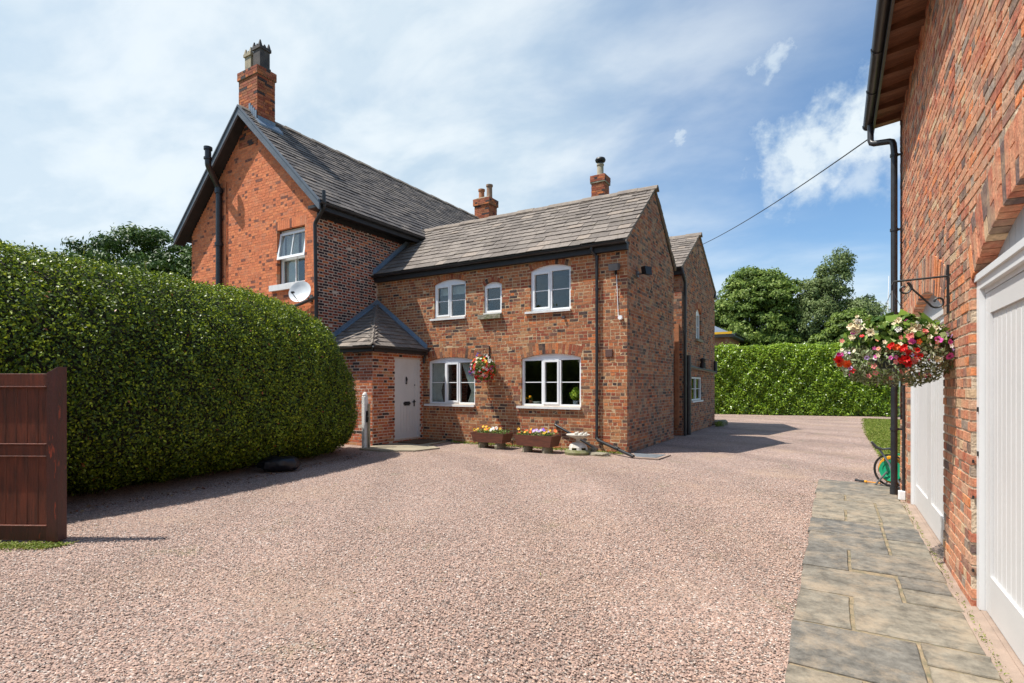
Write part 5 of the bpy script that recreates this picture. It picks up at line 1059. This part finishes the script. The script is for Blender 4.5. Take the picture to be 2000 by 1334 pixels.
m = MB(); m.tube([(-3.90, 11.02, 2.88), (-3.90, 10.96, 2.88)], [.05, .045], 12); m.build('sensor', M_WHITE, label='small round white sensor below the front floodlight cable', cat='sensor')
m = MB(); m.bevbox(-4.24, -4.08, 10.995, 11.024, 2.05, 2.22, .008); m.build('air_vent', pm('brown plastic vent', (.12, .06, .045), None, 9, .6), label='square brown vent plate on the wall right of the front downpipe', cat='vent')
m = MB(); m.tube([(-6.22 + 1.0, 11.03, 2.98), (-5.22, 10.96, 2.97)], .03, 10); m.build('overflow_pipe', M_GREYPL, label='short grey overflow pipe below the tall upstairs window', cat='pipe')

# kitchen sill contents
m = MB(); m.lathe([(0, .965), (.05, .965), (.065, 1.06), (.055, 1.06), (.05, 1.0)], (-5.02, 11.19, .04), 14); pt = thing('potted_herb', (-5.02, 11.19, .97), 'bright green herb in a grey pot inside the kitchen window', 'potted plant'); m.build('pot', pm('glazed grey pot', (.35, .38, .42), None, 9, .3), pt, smooth=True)
n = 260; d = norm(RS.normal(0, 1, (n, 3))); P = np.array([-5.02, 11.19, 1.25]) + d * np.array([.13, .10, .15]) * RS.uniform(.5, 1, (n, 1)); V, Fq, t = leaves(P, d, .07, .7, .6); npmesh('foliage', V, Fq, t * .5 + .45, M_LEAF_L, pt)
for k, (x, lb) in enumerate(((-6.18, 'yellow flowers in a small pot at the left of the kitchen window sill'), (-4.89, 'yellow flowers in a small pot at the right edge of the kitchen window'))):
    q = thing('flower_pot', (x, 11.2, .97), lb, 'flower pot'); m = MB(); m.lathe([(0, .965), (.035, .965), (.05, 1.05), (.04, 1.05)], (x, 11.2, .04), 12); m.build('pot', M_TERRA, q, smooth=True)
    P = np.array([x, 11.2, 1.13]) + RS.normal(0, .03, (40, 3)); V, Fq, t = leaves(P, P * 0 + [0, -.4, 1], .05, .7, .4); npmesh('foliage', V, Fq, t, M_LEAF_F, q)
    flowers(q, [(Vector((RS.normal(0, .03), RS.normal(0, .03) - .03, .20 + RS.normal(0, .03))), Vector((RS.normal(0, .4), -1, .5)), 'double', 'yellow', 'ycentre', 1.) for _ in range(5)], .028)
m = MB(); m.lathe([(0, .97), (.07, .97), (.13, 1.03), (.125, 1.035), (.06, .985)], (-6.02, 11.24, .03), 16); m.build('bowl', M_BATH, smooth=True, label='pale shallow bowl inside the kitchen window at its left', cat='bowl')

# black bag in the hedge foot
m = MB(); n, k2 = 16, 10; vs = []; rnd = random.Random(3)
for i in range(k2 + 1):
    t = i / k2; x = -.34 + .68 * t; rr = float(np.interp(t, [0, .08, .2, .45, .8, .95, 1], [.22, .38, .8, 1.0, .9, .6, .1])) * rnd.uniform(.93, 1.05)
    for q in range(n): a = 6.283 * q / n; vs.append((x + rnd.uniform(-.02, .02), .21 * rr * (abs(math.cos(a)) ** .7) * (1 if math.cos(a) > 0 else -1) * rnd.uniform(.88, 1.1), max(.002, .10 + .11 * rr * (abs(math.sin(a)) ** .7) * (1 if math.sin(a) > 0 else -1) * rnd.uniform(.85, 1.12))))
m.add(vs, [(i * n + q, i * n + (q + 1) % n, i * n + n + (q + 1) % n, i * n + n + q) for i in range(k2) for q in range(n)] + [tuple(range(n)), tuple(k2 * n + q for q in range(n))])
o = m.build('black_sack', pm('black sack plastic', (.010, .010, .014), None, 6, .38, .5, 12), smooth=True, label='black sack lying on the gravel at the foot of the near hedge', cat='sack', local=True); o.scale = (1, 1, 1.25); o.location = (-8.0, 5.75, 0); o.rotation_euler = (0, 0, rad(52))

# ================================================================== GATE
gt = thing('wooden_gate', (-6.1, 2.1, 0), 'dark red stained boarded wooden gate standing open before the hedge', 'gate')
Gd = Vector((-CR[0], -CR[1] * .93, 0)).normalized(); Gn = Vector((Gd.y, -Gd.x, 0)); Gn = Gn if Gn.dot(Vector((0, 0, 0)) - Vector((-6.1, 2.1, 0))) > 0 else -Gn
fg = Fr((-6.11, 2.10, .0), Gd, Gn)
def gb(u0, u1, z0, z1, d0, d1, name, mat=M_WOODG, zt=None):
    m = MB()
    if zt is None: m.bevbox(0, 1, 0, 1, 0, 1, .0001) if 0 else fg.bx(m, u0, u1, z0, z1, d0, d1)
    else: m.hexa([fg.P(u0, z0, d0), fg.P(u1, z0, d0), fg.P(u1, z0, d1), fg.P(u0, z0, d1), fg.P(u0, zt[0], d0), fg.P(u1, zt[1], d0), fg.P(u1, zt[1], d1), fg.P(u0, zt[0], d1)])
    o = m.build(name, mat, gt); mod = o.modifiers.new('edge', 'BEVEL'); mod.width = .005; mod.segments = 2; return o
gb(.0, .105, .015, 1.60, -.105, .0, 'stile', M_WOODG2, (1.62, 1.56))
gb(.105, 1.75, 1.44, 1.555, -.075, -.012, 'rail'); gb(.105, 1.75, .80, .90, -.075, -.012, 'rail'); gb(.105, 1.75, .02, .15, -.075, -.012, 'rail', M_WOODG2)
gb(.105, 1.75, 1.425, 1.44, -.070, .002, 'bead'); gb(.105, 1.75, .90, .912, -.070, .002, 'bead'); gb(.105, 1.75, .788, .80, -.070, .002, 'bead'); gb(.105, 1.75, .15, .162, -.070, .002, 'bead')
for k in range(16):
    u = .107 + k * .103
    if u > 1.70: break
    for z0_, z1_ in ((.912, 1.425), (.162, .788)):
        m = MB(); c = .007; vs = []
        for zz in (z0_, z1_):
            for (uu, dd) in ((u, -.062), (u + .1015, -.062), (u + .1015, -.036), (u + .1015 - c, -.029), (u + c, -.029), (u, -.036)): vs.append(fg.P(uu, zz, dd))
        m.add(vs, [(0, 1, 2, 3, 4, 5), (6, 7, 8, 9, 10, 11)] + [(q, (q + 1) % 6, 6 + (q + 1) % 6, 6 + q) for q in range(6)], random.random()); m.build('board', M_WOODG, gt)
gb(1.75, 1.85, .02, 1.60, -.10, .0, 'stile')
for z in (.25, 1.3): m = MB(); m.tube([fg.P(1.9, z, -.05), fg.P(1.9, z + .12, -.05)], .015, 8); m.build('hinge', M_BLKMET, gt)

# ================================================================== HEDGES
def hedge_surface(path, a_w, H_, zc, n_pow, end0, end1):
    """path: list of (x,y) of the visible foot; the body lies to its left (unit normal given)"""
    pass
def near_hedge():
    # foot line seen in the photograph, body runs behind it (towards -x)
    ys = np.array([-2.5, 2.6, 4.0, 5.5, 6.6, 7.4, 7.9, 8.25]); xs = np.array([-7.55, -7.55, -7.60, -7.88, -8.10, -8.30, -8.45, -8.66]); Hh = np.array([3.22, 3.22, 3.20, 3.17, 3.12, 3.0, 2.68, 2.1])
    def surf(y, th, shrink=0.):
        xf = np.interp(y, ys, xs); H_ = np.interp(y, ys, Hh); xback = -11.2; a = (xf - xback) / 2 - shrink; xc = (xf + xback) / 2
        endk = np.clip((8.33 - y) / .9, 0.0, 1) ; endk = np.sqrt(np.clip(1 - (1 - endk) ** 2.4, 0, 1)); b = (H_ - .75) * (.75 + .25 * endk) - shrink
        ct, st = np.cos(th), np.sin(th); e = 2 / 2.05
        X = xc + a * (.62 + .38 * endk) * np.sign(ct) * np.abs(ct) ** e + (1 - endk) * .0
        Z = np.where(st > 0, .75 + b * np.abs(st) ** e, .75 + .75 * st)
        X = X - np.where(st < 0, .10 * np.abs(st), 0) * np.sign(ct)
        return X, Z
    n = 330000; y = RS.uniform(-2., 8.34, n); th = RS.uniform(-1.35, 2.2, n)
    X, Z = surf(y, th); e = .01; X2, Z2 = surf(y, th + e); tx, tz = X2 - X, Z2 - Z; nl = np.hypot(tx, tz) + 1e-9
    Nn = np.stack([tz / nl, np.clip((y - 7.6) * 1.1, 0, 3.), -tx / nl], 1); Nn = norm(Nn)
    w_ = nl / e; keep = RS.random_sample(n) < np.clip(w_ / 2.9, 0, 1); keep &= ~((y < 1.) & (RS.random_sample(n) < .6))
    P = np.stack([X, y, Z], 1)[keep]; Nn = Nn[keep]
    lump = sum(a_ * .6 * np.sin(P[:, 1] * ky + P[:, 2] * kz + P[:, 0] * kx + ph) for a_, kx, ky, kz, ph in ((.03, .9, 2.1, 1.3, 0), (.03, -1.3, -3.3, 2.9, 1), (.024, 2.7, 5.3, -4.1, 2), (.022, -4.1, 7.7, 6.3, 3), (.018, 5.1, 11.3, 9.1, 4), (.018, 7.7, -14.1, 12.2, 5), (.014, -9.1, 21., -17., 6)))
    P = P + Nn * (lump + RS.normal(0, .038, len(P)))[:, None]; P[:, 2] = np.maximum(P[:, 2], .02)
    tone = np.clip(RS.beta(1.9, 2.6, len(P)) * .9 + .06 * np.sin(P[:, 1] * 1.3) + (RS.random_sample(len(P)) > .996) * .9, 0, 1)
    h = thing('hedge', (-9.4, 4, 0), 'large rounded dark green clipped hedge in front of the house', 'hedge')
    V, Fq, t = leaves(P, Nn, .044, .85, .52, tonef=tone); npmesh('foliage', V, Fq, t, M_LEAF_H, h)
    # end cap foliage
    m = 24000; yy = 8.2 + RS.random_sample(m) * .55; 
    # twig core
    C_ = MB(); ny, nt_ = 30, 22; vs = []
    for j in range(ny + 1):
        yv = -2.4 + (8.16 + 2.4) * j / ny
        for i in range(nt_ + 1):
            X_, Z_ = surf(np.array([yv]), np.array([-1.5 + 3.14159 * 1.48 * i / nt_]), .10); vs.append((float(X_[0]), yv, float(Z_[0])))
    C_.add(vs, [(j * (nt_ + 1) + i, j * (nt_ + 1) + i + 1, (j + 1) * (nt_ + 1) + i + 1, (j + 1) * (nt_ + 1) + i) for j in range(ny) for i in range(nt_)] + [tuple(ny * (nt_ + 1) + i for i in range(nt_ + 1)), tuple(range(nt_ + 1))]); C_.build('twigs', M_CORE, h)
    # stray shoots on top
    S_ = MB(); LP = []; LN = []; rnd = random.Random(9)
    for k in range(46):
        yv = rnd.uniform(2., 4.6) if k < 30 else rnd.uniform(4.5, 8.3); thv = rnd.uniform(1.1, 1.9); X_, Z_ = surf(np.array([yv]), np.array([thv])); p = Vector((float(X_[0]), yv, float(Z_[0]) - .03)); hgt = rnd.uniform(.08, .30) if k < 30 else rnd.uniform(.05, .14)
        if k >= 40: hgt = rnd.uniform(.12, .2)
        q = p + Vector((rnd.uniform(-.08, .12), rnd.uniform(-.06, .06), hgt)); S_.tube([p, (p + q) / 2 + Vector((.01, 0, .01)), q], .0035, 4)
        for i in range(int(hgt * 70)): LP.append(p.lerp(q, rnd.random() ** .7)); LN.append((rnd.uniform(-1, 1), rnd.uniform(-1, 1), rnd.uniform(-.2, 1)))
    S_.build('shoots', M_BARK, h, kind='stuff'); V, Fq, t = leaves(np.array([tuple(v) for v in LP]), np.array(LN), .03, .5, .45, tonef=RS.uniform(.4, .95, len(LP))); npmesh('shoot_leaves', V, Fq, t, M_LEAF_H, h)
    # fallen leaves at the foot
    n = 500; yv = RS.uniform(1.8, 8.2, n); P = np.stack([np.interp(yv, ys, xs) + np.abs(RS.normal(0, .17, n)) - .05, yv, np.full(n, .012)], 1)
    V, Fq, t = leaves(P, np.tile([[0, 0, 1.]], (n, 1)), .04, .35, .6, tonef=RS.uniform(.0, 1, n)); tag(npmesh('fallen_leaves', V, Fq, t, tonemat('dry leaf', [(0, (.10, .05, .03)), (.5, (.22, .09, .05)), (1, (.30, .20, .10))], namt=0, bump=0, interp='LINEAR'), kind='stuff', label='brown fallen leaves on the gravel along the foot of the near hedge', cat='fallen leaves'))
near_hedge()
def back_hedge():
    n = 92000; x = RS.uniform(-13, 2.5, n); P = []; h = thing('hedge', (-5, 29.5, 0), 'tall straight bright green laurel hedge across the far end of the drive', 'hedge')
    yf = 28.35 + (x + 5.2) * .22
    top = 3.42 + .05 * np.sin(x * 2.3) + .04 * np.sin(x * 5.1); top = np.where(x > .9, top - np.clip((x - .9) * .75, 0, 1.6) ** 1.2, top)
    s_ = RS.random_sample(n); face = s_ < .86; z = RS.random_sample(n) * top; d = np.abs(RS.normal(0, .09, n))
    X = np.where(face, x, x); Z = np.where(face, z, top - np.abs(RS.normal(0, .06, n)) + (RS.random_sample(n) > .96) * RS.uniform(0, .18, n)); Y = np.where(face, yf + d + np.clip((Z - top + .35), 0, 1) * .5, yf + .2 + RS.random_sample(n) * 1.6)
    lum = sum(a * np.sin(x * kx + Z * kz + ph) for a, kx, kz, ph in ((.05, 2.1, 3.3, 0), (.05, -3.7, 2.2, 1), (.04, 6.1, 7.9, 2), (.04, -8.3, 5.1, 3), (.03, 12.1, -9.4, 4), (.03, 15., 13., 5)))
    Y = Y + lum * .55 + RS.normal(0, .035, n)
    Nn = np.where(face[:, None], np.array([[.0, -1., .45]]), np.array([[0., -.3, 1.]])); tone = np.clip(RS.beta(2, 2, n) * .9 + .15 * (Z / 3.4 - .5), 0, 1)
    V, Fq, t = leaves(np.stack([X, Y, Z], 1), Nn, .105, .75, .45, tonef=tone); npmesh('foliage', V, Fq, t, M_LEAF_L, h)
    C_ = MB(); C_.hexa([(-13, 26.8, 0), (.95, 29.9, 0), (.95, 31.6, 0), (-13, 29, 0), (-13, 26.95, 3.2), (.95, 30.05, 3.25), (.95, 31.4, 3.25), (-13, 28.8, 3.2)]); C_.hexa([(.951, 29.9, 0), (2.3, 30.2, 0), (2.3, 31.6, 0), (.951, 31.6, 0), (.951, 30.05, 3.2), (2.3, 30.3, 2.2), (2.3, 31.4, 2.2), (.951, 31.4, 3.2)]); C_.build('twigs', M_CORE, h)
back_hedge()

# ================================================================== TREES
def tree(name, label, cat, base, blobs, nclump, nleaf, size, mat, trunk_r, group=None, crad=(.45, .85), droop=0., seed=1, aspect=.55, limbs=9, spiky=0., flat_=.75):
    global RS
    RS = np.random.RandomState(seed); rnd = random.Random(seed); base = Vector(base); t_ = thing(name, base, label, cat, group)
    top = max(b[0][2] + b[1][2] for b in blobs); T = MB(); cz = np.mean([b[0][2] for b in blobs]); cx = np.mean([b[0][0] for b in blobs]); cy = np.mean([b[0][1] for b in blobs])
    spine = [base + Vector((0, 0, -.2)), base + Vector((.05, 0, cz * .3)), base + Vector((cx * .5, cy * .5, cz * .7)), base + Vector((cx, cy, top * .86))]
    T.tube(spine, [trunk_r * 1.35, trunk_r, trunk_r * .75, trunk_r * .15], 10)
    for k in range(limbs):
        b = blobs[k % len(blobs)]; s0 = spine[1].lerp(spine[3], rnd.uniform(.0, .6)); e_ = base + Vector(b[0]) + Vector([rnd.uniform(-.75, .75) * b[1][i] for i in range(3)]); mid = s0.lerp(e_, .5) + Vector((0, 0, -.15 * (e_ - s0).length * .5)); T.tube([s0, mid, e_], [trunk_r * .4, trunk_r * .22, trunk_r * .05], 6)
    T.build('trunk', M_BARK, t_, smooth=True)
    vol = np.array([b[1][0] * b[1][1] + b[1][1] * b[1][2] + b[1][0] * b[1][2] for b in blobs]); pick = RS.choice(len(blobs), nclump, p=vol / vol.sum())
    c = np.array([b[0] for b in blobs])[pick]; r = np.array([b[1] for b in blobs])[pick]; d = norm(RS.normal(0, 1, (nclump, 3)))
    rr = RS.uniform(.45, 1., (nclump, 1)) ** .45; cc_ = c + d * r * rr; cs = RS.uniform(crad[0], crad[1], (nclump, 1)) * (1.15 - .25 * rr)
    k = RS.randint(0, nclump, nleaf); ld = norm(RS.normal(0, 1, (nleaf, 3))); ld[:, 2] = np.where(ld[:, 2] < -.2, -ld[:, 2] * .6, ld[:, 2]); lr = RS.uniform(.35, 1.08, (nleaf, 1)) ** .6
    off = ld * cs[k] * lr * np.array([1, 1, flat_])
    if spiky: off += d[k] * np.array([1, 1, .5]) * RS.uniform(0, spiky, (nleaf, 1)); 
    if droop: off[:, 2] -= RS.uniform(0, droop, nleaf) ** 1.5
    P = cc_[k] + off + np.array(base); tn = np.clip(RS.beta(2, 2, nleaf) * .7 + RS.uniform(-.15, .3, nclump)[k], 0, 1)
    V, Fq, t = leaves(P, ld + d[k] * .5, size, .7, aspect, droop, tonef=tn); npmesh('crown', V, Fq, t, mat, t_)
tree('broadleaf_tree', 'broad round dark green tree above the left half of the far hedge', 'tree', (-5.2, 43, 0), [((0, 0, 6.2), (2.6, 2.6, 3.3)), ((-1.7, .3, 4.9), (1.7, 2, 2.5)), ((1.5, .2, 6.4), (1.9, 2, 3.1)), ((.3, 0, 8.0), (1.9, 1.9, 1.9)), ((1.9, 0, 3.8), (1.5, 1.8, 2.)), ((-.8, 0, 3.6), (2.2, 2, 1.8))], 380, 82000, .22, M_LEAF_T, .28, seed=21, crad=(.6, 1.0))
tree('birch_tree', 'tall feathery birch with a leaning top behind the far hedge', 'tree', (-.6, 43, 0), [((-.5, 0, 6.0), (1.5, 1.5, 2.9)), ((.1, 0, 8.0), (1.3, 1., 1.9)), ((.55, 0, 9.0), (.95, .7, 1.2)), ((.95, 0, 9.9), (.55, .5, .9)), ((1.9, .3, 5.6), (1.6, 1.4, 2.0)), ((-.4, 0, 3.6), (1.9, 1.6, 2.0)), ((1.6, 0, 3.6), (1.9, 1.6, 1.9))], 330, 76000, .18, M_LEAF_B, .2, seed=22, droop=.7, crad=(.4, .75), aspect=.45)
tree('hawthorn_tree', 'lower dark tree at the right end of the far hedge', 'tree', (1.0, 41, 0), [((-.3, 0, 4.0), (1.6, 1.6, 2.3)), ((-1.2, 0, 3.4), (1.4, 1.4, 1.6)), ((.0, 0, 4.9), (1.1, 1., 1.3))], 150, 34000, .2, M_LEAF_T, .16, seed=23, crad=(.3, .6))
tree('broadleaf_tree', 'pale green tree showing at the left beside the far gable edge', 'tree', (-9.0, 46, 0), [((0, 0, 5.5), (2.0, 2, 3.6)), ((1.2, 0, 4.2), (1.8, 1.8, 2.6))], 120, 22000, .19, M_LEAF_T, .22, seed=24)
tree('yew_tree', 'dark evergreen with ragged shoots behind the near hedge left of the house', 'tree', (-20.6, 9.2, 0), [((.2, .1, 4.5), (2.2, 2.2, 2.0)), ((-1.3, -.6, 3.8), (1.3, 1.4, 1.6)), ((1.9, 1.0, 4.2), (1.7, 1.6, 1.6)), ((.4, .2, 2.8), (2.5, 2.4, 2.0))], 520, 110000, .14, M_LEAF_Y, .3, seed=25, spiky=.45, crad=(.35, .55), aspect=.4)
tree('garden_tree', 'small pale tree low at the left corner of the house behind the hedge', 'tree', (-22.5, 15, 0), [((0, 0, 3.2), (1.6, 1.6, 1.6)), ((1.8, 1, 2.8), (1.5, 1.5, 1.3))], 60, 12000, .14, M_LEAF_B, .15, seed=26)
# trees behind the viewer, seen mirrored in the window panes
for k, (x, y, h_) in enumerate(((-30, -15, 6.8), (-24.5, -17, 6.), (-19, -15, 7.4), (-13, -16, 6.), (-7.5, -17, 6.8), (-36, -12, 6.5))):
    tree('broadleaf_tree', 'leafy tree seen only mirrored in the window panes', 'tree', (x, y, 0), [((0, 0, h_ * .58), (3.2, 3., h_ * .40)), ((1.4, 0, h_ * .4), (2.6, 2.4, h_ * .3))], 80, 9000, .42, M_LEAF_T, .3, group='trees behind the viewer', seed=40 + k, crad=(.6, 1.1))
RS = np.random.RandomState(77)
n = 16000; x = RS.uniform(-40, 4, n); P = np.stack([x, -11.2 + RS.normal(0, .15, n), RS.random_sample(n) * 2.3], 1); V, Fq, t = leaves(P, np.tile([[0, 1., .3]], (n, 1)), .30, .5, .6); hb_ = thing('hedge', (-18, -12, 0), 'long boundary hedge behind the viewer', 'hedge'); npmesh('foliage', V, Fq, t, M_LEAF_H, hb_)
g = MB(); g.box(-40, 4, -12.6, -11.3, 0, 2.2); g.build('twigs', M_CORE, hb_)

# ================================================================== FAR BUILDING
fb = thing('outbuilding', (-8, 40, 0), 'low brick outbuilding with yellow edged slate roof behind the far hedge', 'building')
m = MB(); m.box(-14, -5.75, 36.3, 46, 0, 4.55); m.build('wall', pm('far red brick', (.46, .20, .12), (.33, .13, .08), 5, .9, c3=(.52, .34, .24), s3=3), fb)
m = MB(); m.add([(-14, 36, 4.75), (-5.35, 36, 4.62), (-5.35, 46.5, 4.62), (-14, 46.5, 4.62), (-14, 40.8, 6.6), (-8.4, 40.8, 6.2), (-14, 36, 4.5), (-5.35, 36, 4.5), (-5.35, 46.5, 4.5), (-14, 46.5, 4.5)], [(0, 1, 5, 4), (1, 2, 5), (2, 3, 4, 5), (6, 7, 1, 0), (7, 8, 2, 1), (6, 9, 8, 7)]); m.build('roof', pm('blue grey slate', (.10, .13, .17), (.15, .18, .22), 4, .5), fb)
m = MB(); m.box(-14, -5.5, 35.93, 35.99, 4.66, 4.80); m.build('verge_trim', pm('yellow lichened edge', (.75, .42, .01), (.60, .33, .02), 3, .8), fb)
m = MB(); m.box(-14, -5.40, 35.94, 35.995, 4.46, 4.655); m.build('fascia', M_FASC, fb)
m = MB(); m.tube([(-5.30, 35.95, 4.66), (-5.30, 46.4, 4.66)], .06, 8); m.build('gutter', M_BLACK, fb)

# ================================================================== HOSE REEL
hr = thing('hose_reel', (.74, 9.2, 0), 'green and grey garden hose reel with yellow hose behind the garage downpipe', 'hose reel')
ax_ = Vector((-.55, -.84, 0)).normalized(); RH = ax_.to_track_quat('Z', 'Y').to_matrix(); hc = Vector((.72, 9.22, .26)); M_HG = flat('green plastic', (.01, .33, .16), .35); M_HY = flat('yellow hose', (.80, .36, .02), .45)
for s_ in (-1, 1):
    m = MB(); m.lathe([(0, .085 * s_), (.10, .085 * s_), (.11, .095 * s_), (.135, .098 * s_), (.150, .10 * s_), (.150, .08 * s_), (.0, .075 * s_)], hc, 24, mat=RH); m.build('reel_flange', M_HG, hr, smooth=True)
for s_ in (-1, 1): m = MB(); m.lathe([(.205, .09 * s_ + .01), (.228, .09 * s_ + .01), (.228, .09 * s_ - .01), (.205, .09 * s_ - .01), (.205, .09 * s_ + .01)], hc, 28, mat=RH); m.build('reel_rim', M_HG if s_ < 0 else M_BLKMET, hr)
m = MB(); pts = []
for k in range(150): q = k * .36; pts.append(hc + RH @ Vector(((.15 + .045 * k / 150) * math.cos(q), (.15 + .045 * k / 150) * math.sin(q), -.06 + .12 * abs(((k / 26) % 2) - 1))))
m.tube(pts, .012, 6); m.build('hose', M_HY, hr, smooth=True)
for s_ in (-1, 1):
    e = lambda x, z, t=0: hc + ax_ * (.125 * s_) + Vector((-ax_.y, ax_.x, 0)) * x + Vector((0, 0, z))
    m = MB(); m.tube([e(.20, -.245), e(.04, -.02), e(.0, .10), e(-.13, .28)], .013, 8); m.tube([e(-.20, -.245), e(-.03, -.02)], .013, 8); m.build('frame_leg', pm('grey tube', (.25, .27, .28), None, 9, .35, metal=.5), hr, smooth=True)
m = MB(); e0 = hc + Vector((-ax_.y, ax_.x, 0)) * (-.13) + Vector((0, 0, .28)); m.tube([e0 - ax_ * .125, e0 + ax_ * .125], .014, 8); m.tube([e0 + ax_ * .06, (.50, 9.05, .58), (.44, 9.02, .66)], [.018, .022, .014], 8); m.build('handle', M_GREYPL, hr, smooth=True)
sw = thing('hose_lance', (.4, 9.3, .04), 'hose lance with orange tube and black nozzle lying on the path', 'hose lance')
m = MB(); m.tube([(.56, 9.22, .06), (.40, 9.30, .055)], .009, 8); m.build('tube', flat('orange tube', (.70, .30, .04), .4), sw, smooth=True)
m = MB(); m.tube([(.40, 9.30, .055), (.375, 9.315, .056)], .018, 8); m.build('collar', M_HY, sw, smooth=True)
m = MB(); m.tube([(.375, 9.315, .056), (.32, 9.345, .055), (.26, 9.375, .06)], [.016, .015, .020], 8); m.build('nozzle', M_BLKMET, sw, smooth=True)

# ================================================================== OVERHEAD CABLE
m = MB(); p0, p1 = Vector((.42, 8.92, 4.86)), Vector((-4.2, 19.0, 6.1)); pts = [p0.lerp(p1, k / 16) - Vector((0, 0, .13 * 4 * (k / 16) * (1 - k / 16))) for k in range(17)]
m.tube(pts, .009, 5); m.build('overhead_cable', M_BLKMET, smooth=True, label='thin black overhead cable between the garage eaves and the far house gable', cat='cable')
m = MB(); m.tube([(.62, 8.72, 2.9), (.60, 8.6, 2.42)], .004, 5); m.build('cord', M_WHITE, label='short pale cord tied to the garage downpipe above the basket', cat='cord')
